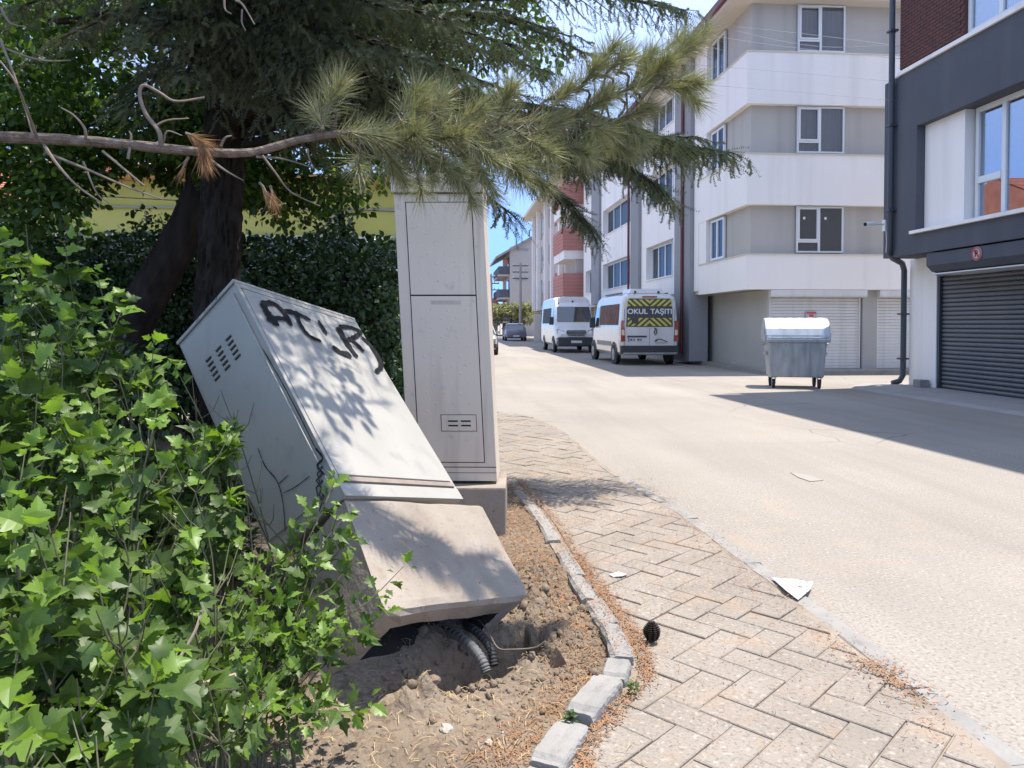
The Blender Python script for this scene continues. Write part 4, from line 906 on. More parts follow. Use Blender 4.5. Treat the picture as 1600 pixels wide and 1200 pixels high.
fb(SVF, sv, 'handle_strip', PLASTD, lambda mb: mb.box(-.76, -.10, -.03, .01, .95, 1.0))
fb(SVF, sv, 'emblem', PLASTD, lambda mb: (mb.tube([(.16, -.015, 1.26), (.24, -.015, 1.22), (.25, -.015, 1.1), (.2, -.015, 1.04), (.15, -.015, 1.12), (.2, -.015, 1.2)], .018, 6)))
fb(SVF, sv, 'script_mark', PLASTD, lambda mb: (mb.tube([(.16, -.014, .80), (.22, -.014, .86), (.3, -.014, .89), (.4, -.014, .88), (.52, -.014, .83), (.62, -.014, .79)], .012, 5), mb.tube([(.2, -.014, .76), (.58, -.014, .76)], .006, 5), mb.tube([(.2, -.014, .82), (.27, -.014, .84)], .018, 5)))
for s in (-1, 1):
    sw_ = fb(SVF, sv, 'side_window', mat('tinted_side_glass', (.10, .055, .045), .7, spec=.08, scale=4, col2=(.16, .11, .10)), lambda mb: mb.hexa([tuple(p) for p in ((s * .975, .35, 1.36), (s * 1.012, .35, 1.36), (s * 1.018, 3.3, 1.36), (s * .985, 3.3, 1.36), (s * .90, .4, 2.08), (s * .955, .4, 2.08), (s * .96, 3.3, 2.08), (s * .9, 3.3, 2.08))]))
    fb(SVF, sv, 'side_window', GLASSD, lambda mb: mb.hexa([(s * .97, 3.45, 1.3), (s * 1.016, 3.45, 1.3), (s * .99, 4.45, 1.3), (s * .95, 4.45, 1.3), (s * .91, 3.45, 2.05), (s * .957, 3.45, 2.05), (s * .95, 4.0, 2.0), (s * .9, 4.0, 2.0)]))
    fb(SVF, sv, 'side_moulding', mat('side_grey', (.25, .24, .23), .6), lambda mb: mb.box(min(s * .99, s * 1.022), max(s * .99, s * 1.022), 1.35, 3.7, .62, .78))
    fb(SVF, sv, 'wheel_arch', PLASTD, lambda mb: mb.tube([(s * .96, .92, .36), (s * 1.018, .92, .36)], .42, 24))
    fb(SVF, sv, 'wheel_arch', PLASTD, lambda mb: mb.tube([(s * .96, 4.45, .36), (s * 1.018, 4.45, .36)], .42, 24))
    fb(SVF, sv, 'mirror', PLASTD, lambda mb: mb.box(min(s * 1.0, s * 1.22), max(s * 1.0, s * 1.22), 4.1, 4.2, 1.25, 1.65), bevel=.03)
    for yc in (.92, 4.45): wheel(SVF, sv, s * 1.03, yc, .34)

# ---- white van facing the camera
mv = thing('van', 'white high roofed minibus facing the camera behind the school van', 'van', (6.0, 38.5, 0))
MVF = lambda x, y, z: (5.99 - x, 36.2 - y + 0, z)      # local +y points at the camera
st_m = [(-5.6, .4, 2.6, .93), (-5.5, .36, 2.72, 1.0), (-1.6, .34, 2.74, 1.0), (-1.05, .34, 2.66, .99), (-.75, .34, 2.30, .98), (-.35, .34, 1.66, .97), (-.12, .36, 1.22, .95), (.16, .40, 1.08, .90), (.30, .48, .92, .82)]
fb(MVF, mv, 'body', VANW, lambda mb: mb.loft([vring(*s) for s in st_m]))
ws = [(-.80, -.40, 1.72), (.80, -.40, 1.72), (.76, -.72, 2.24), (-.76, -.72, 2.24)]
fb(MVF, mv, 'windscreen', GLASSD, lambda mb: mb.hexa([(-.86, -.24, 1.50), (.86, -.24, 1.50), (.86, -.40, 1.48), (-.86, -.40, 1.48), (-.80, -.68, 2.24), (.80, -.68, 2.24), (.80, -.85, 2.24), (-.80, -.85, 2.24)]))
fb(MVF, mv, 'roof_sign', VANW, lambda mb: mb.hexa([(-.75, -.85, 2.3), (.75, -.85, 2.3), (.75, -1.3, 2.3), (-.75, -1.3, 2.3), (-.7, -.93, 2.72), (.7, -.93, 2.72), (.7, -1.3, 2.74), (-.7, -1.3, 2.74)]), bevel=.04)
fb(MVF, mv, 'camera_mark', PLASTD, lambda mb: (mb.box(-.04, .04, -.90, -.86, 2.46, 2.55), mb.box(.68, .74, -.84, -.8, 2.4, 2.46)))
gr_ = fb(MVF, mv, 'grille', PLASTD, lambda mb: mb.prism([(-.45, 1.10), (-.50, .98), (-.40, .80), (.40, .80), (.50, .98), (.45, 1.10)], 1, .15, .30))
fb(MVF, gr_, 'grille_rim', STEELL, lambda mb: mb.tube([(-.45, .30, 1.10), (-.50, .30, .98), (-.40, .31, .80), (.40, .31, .80), (.50, .30, .98), (.45, .30, 1.10), (-.45, .30, 1.10)], .03, 8))
fb(MVF, gr_, 'grille_bar', STEEL, lambda mb: [mb.box(-.42, .42, .30, .315, z, z + .025) for z in (.88, .95, 1.02)])
fb(MVF, mv, 'front_bumper', PLASTD, lambda mb: mb.hexa([(-.93, .0, .30), (.93, .0, .30), (.88, .36, .34), (-.88, .36, .34), (-.93, .0, .74), (.93, .0, .74), (.86, .34, .76), (-.86, .34, .76)]), bevel=.03)
fb(MVF, mv, 'number_plate', PLATE, lambda mb: mb.box(-.26, .26, .36, .37, .48, .60))
for s in (-1, 1):
    fb(MVF, mv, 'headlight', mat('lamp_glass', (.28, .3, .32), .1, spec=1), lambda mb: mb.hexa([(s * .52, .26, .80), (s * .88, .12, .80), (s * .90, -.05, .82), (s * .55, .0, .82), (s * .58, .22, 1.08), (s * .90, .0, 1.16), (s * .92, -.1, 1.16), (s * .6, .0, 1.08)]))
    fb(MVF, mv, 'mirror', PLASTD, lambda mb: mb.box(min(s * 1.0, s * 1.22), max(s * 1.0, s * 1.22), -.5, -.38, 1.35, 1.75), bevel=.03)
    fb(MVF, mv, 'side_window', GLASSD, lambda mb: mb.hexa([(s * .93, -.72, 1.42), (s * .99, -.72, 1.42), (s * 1.003, -1.5, 1.42), (s * .93, -1.5, 1.42), (s * .88, -1.0, 2.15), (s * .93, -1.0, 2.15), (s * .93, -1.5, 2.15), (s * .88, -1.5, 2.15)]))
    fb(MVF, mv, 'side_window', mat('matt_side_glass', (.05, .06, .065), .6, spec=.1), lambda mb: mb.hexa([(s * .93, -1.7, 1.42), (s * 1.004, -1.7, 1.42), (s * 1.004, -5, 1.42), (s * .93, -5, 1.42), (s * .88, -1.7, 2.2), (s * .94, -1.7, 2.2), (s * .94, -5, 2.2), (s * .88, -5, 2.2)]))
    fb(MVF, mv, 'wheel_arch', PLASTD, lambda mb: mb.tube([(s * .95, -.7, .38), (s * 1.008, -.7, .38)], .43, 24))
    fb(MVF, mv, 'wheel_arch', PLASTD, lambda mb: mb.tube([(s * .95, -4.3, .38), (s * 1.008, -4.3, .38)], .43, 24))
    for yc in (-.7, -4.3): wheel(MVF, mv, s * 1.02, yc, .35)

# ---- cars
def car(label, F, paint, loc, front):
    c = thing('car', label, 'car', loc)
    low = [(-2.1, .38, .80, .74), (-2.0, .26, .92, .82), (-1.2, .22, .96, .87), (0.2, .22, .95, .88), (.95, .22, .93, .87), (1.6, .24, .84, .84), (2.0, .28, .72, .76), (2.12, .36, .62, .66)]
    fb(F, c, 'body', paint, lambda mb: mb.loft([vring(y, zb, zt, hw, zb + .45, .93) for y, zb, zt, hw in low]), smooth=True)
    fb(F, c, 'glasshouse', GLASSD, lambda mb: mb.loft([[(-hw, y, zb), (hw, y, zb), (hw * k, y2, zt), (-hw * k, y2, zt)] for y, y2, zb, zt, hw, k in ((-1.75, -1.35, .90, 1.30, .80, .8), (-1.2, -1.1, .93, 1.40, .83, .8), (.3, .1, .93, 1.41, .83, .8), (1.05, .45, .90, 1.30, .80, .8))]))
    fb(F, c, 'roof', paint, lambda mb: mb.loft([[(-.66, -1.3, 1.33), (.66, -1.3, 1.33), (.62, -1.3, 1.37), (-.62, -1.3, 1.37)], [(-.67, -.9, 1.41), (.67, -.9, 1.41), (.62, -.9, 1.45), (-.62, -.9, 1.45)], [(-.67, .05, 1.41), (.67, .05, 1.41), (.62, .05, 1.45), (-.62, .05, 1.45)], [(-.66, .42, 1.33), (.66, .42, 1.33), (.62, .42, 1.37), (-.62, .42, 1.37)]]), bevel=.01)
    for s in (-1, 1):
        for a, b_ in ((1.02, .42), (-.35, -.4), (-1.7, -1.3)): fb(F, c, 'pillar', paint, lambda mb: mb.tube([(s * .80, a, .93), (s * .65, b_, 1.36)], .035, 6))
    e1, e2 = (2.13, 1) if front else (-2.11, -1)
    fb(F, c, 'bumper', paint if not front else PLASTD, lambda mb: mb.box(-.78, .78, min(e1 - e2 * .2, e1 + e2 * .05), max(e1 - e2 * .2, e1 + e2 * .05), .32, .52), bevel=.03)
    for s in (-1, 1):
        fb(F, c, 'headlight' if front else 'tail_light', mat('lamp_glass', (.4, .4, .4), .1) if front else REDL, lambda mb: mb.box(min(s * .45, s * .74), max(s * .45, s * .74), min(e1 - e2 * .25, e1 - e2 * .02), max(e1 - e2 * .25, e1 - e2 * .02), .60, .74), bevel=.02)
        fb(F, c, 'mirror', paint, lambda mb: mb.box(min(s * .84, s * 1.0), max(s * .84, s * 1.0), .68, .78, .95, 1.08), bevel=.02)
        for yc in (-1.3, 1.3): wheel(F, c, s * .885, yc, .31, .19)
    fb(F, c, 'number_plate', PLATE, lambda mb: mb.box(-.26, .26, min(e1 + e2 * .05, e1 + e2 * .07), max(e1 + e2 * .05, e1 + e2 * .07), .36, .47))
    if front: fb(F, c, 'grille', PLASTD, lambda mb: mb.box(-.42, .42, 2.09, 2.14, .54, .66))
    return c
car('pale green car parked half hidden behind the tall beige cabinet', lambda x, y, z: (1.22 - x, 35.4 - y, z), mat('pale_green_paint', (.40, .44, .38), .25, coat=.8, scale=1, var=.05), (1.22, 35.4, 0), True)
car('dark grey car seen from behind at the far end of the street', lambda x, y, z: (5.25 + x, 63 + y, z), mat('dark_violet_grey_paint', (.13, .12, .16), .3, coat=.8, scale=1, var=.05), (5.25, 63, 0), False)

# ================================================================== STREET BITS
def pole(x, y, h, label):
    p = thing('utility_pole', label, 'utility pole', (x, y, 0))
    MB().tube([(x, y, 0), (x, y, h)], [.16, .11], 10).build('mast', mat('pole_concrete', (.36, .34, .32), .9, var=.1), p)
    for z in (h - .3, h - .9, h - 1.5): MB().box(x - .75, x + .75, y - .05, y + .05, z, z + .09).build('crossarm', PIPED, p)
    for z in (h - .3, h - .9, h - 1.5):
        for k in (-.65, -.3, .3, .65): MB().tube([(x + k, y, z + .09), (x + k, y, z + .24)], .05, 6).build('insulator', PLATE, p)
pole(3.7, 70, 6.0, 'grey utility pole with three crossarms in front of the pink house')
pole(6.6, 72, 7.2, 'grey utility pole in front of the far gabled block')
gp = MB().box(6.6, 7.1, 60, 60.3, 0, 2.2).build('gate_pillar', CREAM); tag(gp, 'pale gate pillar near the dark grey car', 'pillar')
gp = MB()
for k in range(14): gp.box(3.0 + k * .25, 3.05 + k * .25, 74, 74.05, 0, 1.9)
gp.box(3, 6.4, 74.06, 74.1, 1.7, 1.78); tag(gp.build('railing', PIPED), 'dark metal railing at the far end of the street', 'railing')
for i, (pts, lb_) in enumerate((([(6.772, 26.000, 12.016), (8.187, 18.000, 8.521), (9.482, 15.400, 7.274)], 'thin overhead cable crossing the upper window of the white building, topmost'),
                 ([(6.773, 26.000, 11.796), (7.545, 18.000, 8.224), (9.486, 15.400, 7.005)], 'thin overhead cable crossing the white building just above its third floor band'),
                 ([(6.778, 26.000, 10.540), (8.034, 18.000, 7.556), (9.492, 15.400, 6.522)], 'thin overhead cable in front of the topmost white band'),
                 ([(6.781, 26.000, 9.877), (8.037, 18.000, 7.091), (9.497, 15.400, 6.118)], 'thin overhead cable along the lower part of the topmost white band'),
                 ([(6.770, 26.000, 12.412), (8.189, 18.000, 8.274), (9.482, 15.400, 7.274)], 'slack overhead cable sagging across the top floor windows'))):
    tag(MB().tube(curve_pts(pts, 14), .0045, 5).build('overhead_cable', mat('cable_grey', (.3, .3, .32), .6)), lb_, 'cable', 'overhead cables')
tag(MB().tube(curve_pts([(-12, 16, 4.2), (-5, 16, 3.9), (-.9, 18.5, 4.1)], 14), .012, 5).build('overhead_cable', RUBBER), 'dark cable strung in front of the yellow house', 'cable', 'overhead cables')

# paper sheet on the kerb
pp = MB(); pts = [(-.13, .05), (.0, .115), (.13, .075), (.10, -.02), (.05, -.105), (-.02, -.03)]
P3 = [(1.716, 3.914, 0.035), (1.796, 3.832, 0.050), (1.902, 3.813, 0.040), (1.831, 3.711, 0.034), (1.715, 3.596, 0.030), (1.694, 3.700, 0.045)]
cpt = tuple(sum((Vector(p) for p in P3), Vector((0, 0, 0))) / 6 + Vector((0, 0, .012)))
pp.add(P3 + [cpt], [(i, (i + 1) % 6, 6) for i in range(6)])
pp.add([tuple(Vector(p) - Vector((0, 0, .002))) for p in P3] + [cpt[:2] + (cpt[2] - .002,)], [((i + 1) % 6, i, 6) for i in range(6)])
if False: pp.add(P3 + [tuple(Vector(p) - Vector((0, 0, .0015))) for p in P3], [(0, 1, 2, 3, 4, 5), (11, 10, 9, 8, 7, 6)] + [(i, 6 + i, 6 + (i + 1) % 6, (i + 1) % 6) for i in range(6)])
paper = tag(pp.build('paper_sheet', PAPER), 'crumpled white printed paper lying on the road kerb', 'paper')
pr_ = MB()
for (x0, y0, x1, y1) in ((1225, 910, 1236, 913), (1240, 912, 1252, 914), (1236, 918, 1250, 921), (1243, 924, 1252, 926), (1255, 912, 1264, 914)): pass
a, b_, c = Vector(P3[0]), Vector(P3[2]), Vector(P3[4])
for u, v, l in ((.32, .18, .08), (.5, .2, .07), (.7, .12, .1), (.35, .42, .12), (.45, .55, .1), (.6, .3, .08)):
    p = a + (b_ - a) * u + (c - a) * v + Vector((0, 0, .0125)); d = (b_ - a) * l; e_ = (c - a) * .03; pr_.add([p, p + d, p + d + e_, p + e_], [(0, 1, 2, 3)])
pr_.build('print', mat('ink_grey', (.12, .12, .2), .8), paper)
def scrap(label, P, name='paper_scrap', m=PAPER, t=.003):
    n = len(P); mb = MB().add([tuple(p) for p in P] + [tuple(Vector(p) - Vector((0, 0, t))) for p in P], [tuple(range(n)), tuple(range(2 * n - 1, n - 1, -1))] + [(i, n + i, n + (i + 1) % n, (i + 1) % n) for i in range(n)])
    tag(mb.build(name, m), label, 'litter')
scrap('small white scrap on the pavers beside the bed kerb', [(0.853, 4.032, 0.036), (0.911, 4.052, 0.042), (0.954, 4.024, 0.036), (0.916, 3.984, 0.040), (0.870, 3.995, 0.034)])
scrap('pale flat scrap lying out on the open road', [(3.173, 6.830, 0.006), (3.273, 6.692, 0.008), (3.315, 6.474, 0.005), (3.167, 6.426, 0.006), (3.144, 6.624, 0.006)], m=mat('worn_card', (.30, .275, .24), .9))
scrap('crumpled white plastic scrap on soil below the green shoots', [(-0.564, 2.769, 0.030), (-0.541, 2.760, 0.050), (-0.514, 2.759, 0.040), (-0.511, 2.718, 0.035), (-0.538, 2.717, 0.030)])
# stones on the soil
def stone(label, x, y, r, m, sq=.6, name='stone'):
    bm = bmesh.new(); bmesh.ops.create_icosphere(bm, subdivisions=2, radius=r)
    for v in bm.verts:
        k = 1 + .45 * noise.noise(v.co * (1.3 / r) + Vector((x * 9, y * 9, 0))); v.co = Vector((v.co.x * k * 1.2, v.co.y * k, v.co.z * k * sq))
    me = bpy.data.meshes.new(name); bm.to_mesh(me); bm.free(); me.materials.append(m); o = bpy.data.objects.new(name, me); COL.objects.link(o)
    o.location = (x, y, soil_z(x, y) + r * sq * .4); o.rotation_euler = (0, 0, random.uniform(0, 6)); tag(o, label, 'stone', 'stones on the dry soil'); return o
PALE = mat('pale_stone', (.42, .37, .31), .95, scale=20, var=.3, bump=.4)
for px, py, r, l in ((-.02, 2.55, .022, 'pale flat stone on the soil left of the lowest kerb stone'), (.02, 2.95, .016, 'small pale stone just in front of the hole'), (.12, 2.45, .014, 'tiny pale stone near the bottom kerb stones'),
                     (-.22, 2.86, .02, 'grey stone in the shadow under the plinth'), (-.08, 2.82, .03, 'grey lump of concrete at the shaded front of the hole'), (.47, 3.72, .035, 'brown clod right of the plinth edge'), (.52, 3.45, .03, 'brown clod near the bed kerb right of the plinth'),
                     (.25, 2.93, .018, 'small stone on the sunlit rim of the hole')):
    stone(l, px, py, r, PALE if 'pale' in l else SOIL)
# clods and gravel (nobody could count them)
ico = bmesh.new(); bmesh.ops.create_icosphere(ico, subdivisions=1, radius=1); iv = np.array([v.co[:] for v in ico.verts]); ifc = np.array([[v.index for v in f.verts] for f in ico.faces]); ico.free()
def gravel(name, n, reg, rmin, rmax, m, fn=None):
    P = []; S = []
    while len(P) < n:
        x, y = reg(); r = rmin * (rmax / rmin) ** (random.random() ** 2.2)
        if fn and not fn(x, y): continue
        P.append((x, y, soil_z(x, y) + r * .25)); S.append((r * random.uniform(.7, 1.4), r * random.uniform(.7, 1.3), r * random.uniform(.45, .9)))
    n = len(P); S = np.array(S); V_, F_ = [], []; off = 0
    for q in range(5):
        a_, b_ = instances(iv * RNG.uniform(.62, 1.25, (len(iv), 1)), ifc, np.array(P)[q::5], rvec(len(P[q::5])), rvec(len(P[q::5])), S[q::5]); V_.append(a_); F_.append(b_ + off); off += len(a_)
    V_ = np.concatenate(V_); F_ = np.concatenate(F_); return npmesh(name, V_, F_, m, kind='stuff')
clodm = mat('clod', (.15, .115, .082), .98, scale=40, col2=(.25, .195, .142), bump=.6, bscale=120, spec=.1)
gravel('soil_clods', 1500, lambda: (random.uniform(-1.2, .66), random.uniform(2.1, 4.6)), 0.0025, .010, clodm, lambda x, y: x < lerp(XIN, y) - .04)
gravel('rim_clods', 380, lambda: (random.gauss(.45, .11), random.gauss(3.6, .38)), .006, .028, clodm, lambda x, y: x < lerp(XIN, y) - .05)
gravel('pit_clods', 200, lambda: (random.gauss(.12, .22), random.gauss(3.05, .2)), .006, .03, clodm, lambda x, y: x < lerp(XIN, y) - .1)
gravel('small_gravel', 900, lambda: (random.uniform(-1.0, .66), random.uniform(2.1, 4.4)), .002, .006, PALE, lambda x, y: x < lerp(XIN, y) - .02)
# fallen needles and dry leaf curls: dense along the bed kerb, thin over the soil and the pavers
def litter(name, n, reg, m, l0, l1, w_, zoff=.004, paving=False):
    P, D, S = [], [], []
    for _ in range(n):
        x, y = reg(); z = (.03 if x > lerp(XIN, y) + .05 else soil_z(x, y)) if not paving else .032
        if abs(x - lerp(XIN, y)) < .05 and 2.98 < y < 6.2: z = .06
        P.append((x, y, z + zoff * random.uniform(.5, 2.5))); a = random.uniform(0, 6.28); D.append((math.cos(a), math.sin(a), random.gauss(0, .18))); S.append(random.uniform(l0, l1))
    S = np.array(S); tv = np.array([(-.5, -.5, 0), (.5, -.5, .0), (.4, 0, .6), (-.4, 0, .6), (.3, .5, 0), (-.3, .5, 0)], float); tf = np.array([(0, 1, 2), (0, 2, 3), (3, 2, 4), (3, 4, 5)])
    V_, F_ = instances(tv, tf, P, D, np.array([(0, 0, 1)] * n) + rvec(n, .3), np.stack([np.full(n, w_), S, S * .35], 1)); return npmesh(name, V_, F_, m, kind='stuff')
def near_kerb(s0, s1):
    def f():
        y = random.uniform(2.1, 6.6) if random.random() < .6 else random.uniform(2.1, 4.4); return lerp(XIN, y) + random.gauss(s0, s1), y
    return f
litter('needle_litter', 3000, near_kerb(.085, .028), LITTER, .008, .022, .005)
litter('needle_litter', 4500, near_kerb(-.16, .10), LITTER, .010, .035, .0035)
litter('needle_litter', 3500, lambda: (random.uniform(-.3, .6), random.uniform(3.9, 6.4)), LITTER, .010, .035, .004)
litter('needle_litter', 2200, lambda: (random.uniform(-1.4, .6), random.uniform(2.1, 4.6)), STRAW, .015, .06, .0025)
litter('needle_litter', 1800, lambda: (random.uniform(.7, 1.7), random.gauss(4.6, 1.4)), LITTER, .008, .025, .003, paving=True)
litter('needle_litter', 900, lambda: (random.gauss(1.62, .08), random.uniform(2.3, 6.5)), LITTER, .008, .02, .004, zoff=.008, paving=True)
litter('needle_litter', 220, lambda: (random.gauss(1.70, .05), random.gauss(2.78, .10)), LITTER, .01, .03, .006, paving=True)
litter('needle_litter', 2600, lambda: (random.uniform(-.35, 1.3), random.gauss(6.5, .9)), STRAW, .01, .04, .003, paving=True)
# pine cone
pc_ = thing('pine_cone', 'dark open pine cone on the pavers beside the bed kerb', 'pine cone', (.86, 3.17, .03))
scl = MB()
for k in range(11):
    z = .035 + .0075 * k; rr = .037 * math.sin(math.pi * (.22 + .72 * k / 11)) 
    for j in range(9):
        a = j * 2 * math.pi / 9 + k * .7; ca, sa = math.cos(a), math.sin(a); da = .26
        scl.add([(.86, 3.17, z), (.86 + rr * math.cos(a - da), 3.17 + rr * math.sin(a - da), z + .006), (.86 + rr * 1.08 * ca, 3.17 + rr * 1.08 * sa, z + .007), (.86 + rr * math.cos(a + da), 3.17 + rr * math.sin(a + da), z + .006), (.86 + rr * .9 * ca, 3.17 + rr * .9 * sa, z - .001)], [(0, 1, 2), (0, 2, 3), (0, 4, 1), (1, 4, 2), (2, 4, 3), (3, 4, 0)])
scl.build('scales', mat('cone_brown', (.045, .028, .02), .85, scale=60, var=.4), pc_); MB().tube([(.86, 3.17, .03), (.86, 3.17, .115)], [.014, .004], 8).build('core', mat('cone_brown', (.06, .04, .03), .8), pc_)

# ================================================================== VEGETATION
def mir(half):
    return half + [(-x, y) for x, y in half[::-1] if abs(x) > 1e-6]
def leaf_tmpl(half, mid=(.22, .52), fold=.10, droop=.18):
    """lobed leaf: outline fan round two midrib points, blade folded up at the sides and drooping at the tip"""
    out = mir(half); V_ = [(x, y, abs(x) * fold * 1.8 - droop * y * y) for x, y in out]; n = len(V_)
    V_ += [(0, mid[0], -.02), (0, mid[1], -.06)]; F_ = []
    for i in range(n):
        j = (i + 1) % n; yc = (V_[i][1] + V_[j][1]) / 2; F_.append((i, j, n if yc < (mid[0] + mid[1]) / 2 else n + 1))
    # stitch the two fans
    sw = [i for i in range(n) if F_[i][2] != F_[(i + 1) % n][2]]
    for i in sw: F_.append(((i + 1) % n, n, n + 1) if F_[i][2] == n + 1 else ((i + 1) % n, n + 1, n))
    return np.array(V_, float), np.array(F_)
LOBED = leaf_tmpl([(0, 0), (.16, -.05), (.36, .0), (.44, .16), (.33, .24), (.54, .40), (.58, .56), (.44, .54), (.38, .62), (.27, .60), (.30, .76), (.19, .80), (.13, .92), (0, 1.06)], fold=.2, droop=.34)
LOBED2 = leaf_tmpl([(0, 0), (.10, .02), (.22, .16), (.16, .26), (.36, .40), (.34, .54), (.20, .54), (.24, .72), (.12, .76), (0, 1.05)], fold=.16, droop=.22)
SIMPLE = (np.array([(0, 0, 0), (.28, .25, .05), (.33, .55, .03), (0, 1, -.1), (-.33, .55, .03), (-.28, .25, .05), (0, .5, -.02)], float), np.array([(0, 1, 6), (1, 2, 6), (2, 3, 6), (3, 4, 6), (4, 5, 6), (5, 0, 6)]))
CAMP = np.array((0, 0, 1.4)); FWD = np.array((math.sin(R(4.6)), math.cos(R(4.6)), 0)); RGT = np.array((math.cos(R(4.6)), -math.sin(R(4.6)), 0))
def seen(P):
    d = P - CAMP; z = d @ FWD; x = d @ RGT / np.maximum(z, .01); y = d[:, 2] / np.maximum(z, .01)
    return (z > .3) & (np.abs(x) < .69) & (y < .44) & (y > -.6), z

def shrub(name, label, cat, loc, stems, tmpl, size, mats, n_single, twigs=5, gap=.03, group=None, stem_r=.005, young=.16, avoid=None, clump=-9):
    root = thing(name, label, cat, loc, group)
    P, D, N_, S, Yg = [], [], [], [], []
    wood = MB()
    for ctrl in stems:
        pts = curve_pts(ctrl, 14); L_ = sum((pts[i + 1] - pts[i]).length for i in range(13))
        wood.tube(pts, [stem_r * (1 - .7 * i / 13) for i in range(14)], 5, cap=False)
        axes = [(pts, .35, 1.0, True)]
        for k in range(twigs):
            t = random.uniform(.3, .92); i = int(t * 13); p = pts[i]; d = (pts[i + 1] - pts[i]).normalized() if i < 13 else Vector((0, 0, 1))
            s = Vector((random.gauss(0, 1), random.gauss(0, 1), random.uniform(-.1, .8))).normalized(); l = random.uniform(.10, .24) * (1.15 - t * .5)
            q = [p, p + (d * .4 + s * .8) * l * .5, p + (d * .5 + s * .7) * l + Vector((0, 0, .02))]
            axes.append((curve_pts(q, 7), .2, 1.0, False)); wood.tube(q, [stem_r * .5, stem_r * .4, stem_r * .25], 4, cap=False)
        for ax, t0, t1, main in axes:
            ln = sum((ax[i + 1] - ax[i]).length for i in range(len(ax) - 1)); n = max(3, int(ln * (t1 - t0) / gap)); ph = random.uniform(0, 6.28)
            for j in range(n + 3):
                t = t0 + (t1 - t0) * min(j, n) / n; f = t * (len(ax) - 1); i = min(int(f), len(ax) - 2); p = ax[i].lerp(ax[i + 1], f - i); d = (ax[i + 1] - ax[i]).normalized()
                a = ph + j * 2.4; u = d.orthogonal().normalized(); v = d.cross(u); out = u * math.cos(a) + v * math.sin(a)
                dirv = out * .85 + d * (.35 if t < .93 else .9) + Vector((0, 0, random.gauss(-.12, .3)))
                p2 = p + dirv.normalized() * random.uniform(.008, .028)
                if avoid and avoid(p2): continue
                nrm = Vector((random.gauss(.1, .6), random.gauss(-.2, .6), 1.0)) + out * .45
                if noise.noise(p2 * 4.6) + .35 * noise.noise(p2 * 11) < clump: continue
                y_ = t > .90 and random.random() < .8 or random.random() < young * .4
                P.append(p2); D.append(dirv); N_.append(nrm); S.append(size * random.uniform(.4, 1.5) * (.72 if t > .93 else 1)); Yg.append(1 if y_ else 0)
    P, D, N_, S, Yg = map(np.array, (P, D, N_, S, Yg))
    wood.build('stems', STEMG, root, kind='stuff')
    vis, z = seen(P); score = np.where(vis, S / np.maximum(z, .4), 0); order = np.argsort(-score)
    single = set(order[:n_single].tolist()) if n_single else set()
    tv, tf = tmpl
    protos = []
    for m_ in mats[:2]:
        me = bpy.data.meshes.new('leaf'); me.from_pydata([tuple(v) for v in tv], [], [tuple(int(i) for i in f) for f in tf]); me.materials.append(m_); protos.append(me)
    o0 = org(root)
    for i in single:
        d = Vector(D[i]).normalized(); x = d.cross(Vector(N_[i])).normalized(); zv = x.cross(d); s = float(S[i])
        o = bpy.data.objects.new('leaf', protos[int(Yg[i])]); COL.objects.link(o); o.parent = root
        M_ = Matrix((x, d, zv)).transposed().to_4x4(); o.matrix_basis = Matrix.Translation(Vector(P[i]) - o0) @ M_ @ Matrix.Diagonal((s, s, s, 1))
    rest_ = np.array([i for i in range(len(P)) if i not in single])
    V_, F_ = instances(tv * np.array([1, 1, 1]), tf, P[rest_], D[rest_], N_[rest_], S[rest_])
    npmesh('foliage', V_, F_, list(mats), root, kind='stuff', mi=np.repeat(Yg[rest_], len(tf)))
    return root
def stem_to(tip, spread=.25, base=None):
    tip = Vector(tip); b_ = Vector(base) if base else Vector((tip.x + random.uniform(-spread, spread), tip.y + random.uniform(-spread * .6, spread), 0.0))
    m1 = b_.lerp(tip, .35) + Vector((random.gauss(0, .05), random.gauss(0, .05), .08)); m2 = b_.lerp(tip, .72) + Vector((random.gauss(0, .04), random.gauss(0, .04), .05))
    return [b_, m1, m2, tip]

# --- big shrub at lower left
tips = [(-0.866, 2.300, 1.147), (-0.789, 2.500, 1.072), (-0.891, 2.200, 1.050), (-0.759, 2.300, 0.898), (-0.765, 2.100, 0.891), (-1.103, 2.600, 1.094), (-0.994, 1.900, 0.992), (-0.896, 1.850, 0.956), (-0.996, 1.800, 0.927),
        (-0.772, 1.700, 0.851), (-0.847, 1.650, 0.829), (-0.879, 1.600, 0.756), (-0.782, 2.000, 0.751), (-0.754, 2.200, 0.720), (-0.704, 2.100, 0.610), (-0.767, 1.600, 0.673), (-0.790, 1.500, 0.659), (-0.667, 1.600, 0.602), (-0.571, 1.600, 0.571),
        (-0.729, 1.900, 0.593), (-0.592, 1.900, 0.556), (-0.793, 1.400, 0.688), (-0.685, 1.500, 0.605), (-0.931, 1.700, 0.883), (-0.902, 2.100, 0.894), (-1.077, 2.300, 0.998), (-1.183, 2.200, 1.054), (-1.197, 2.400, 1.119), (-0.859, 2.300, 0.995), (-0.828, 2.100, 0.788), (-0.750, 2.300, 0.803)]
def bush_top(x, y): return min(1.75, (1.05 + .75 * min(1, max(0, (-.40 * y - x) / .9))) * (.50 + .165 * y))
stems = [stem_to(t) for t in tips]
for _ in range(50):
    y = random.uniform(1.55, 3.3); x = -.42 * y - random.random() ** .8 * 1.5
    z = bush_top(x, y) * random.uniform(.55, 1.0)
    stems.append(stem_to((x, y, z)))
def edge_rule(k): return lambda p: avoid_cab(p) or p.x > k * p.y
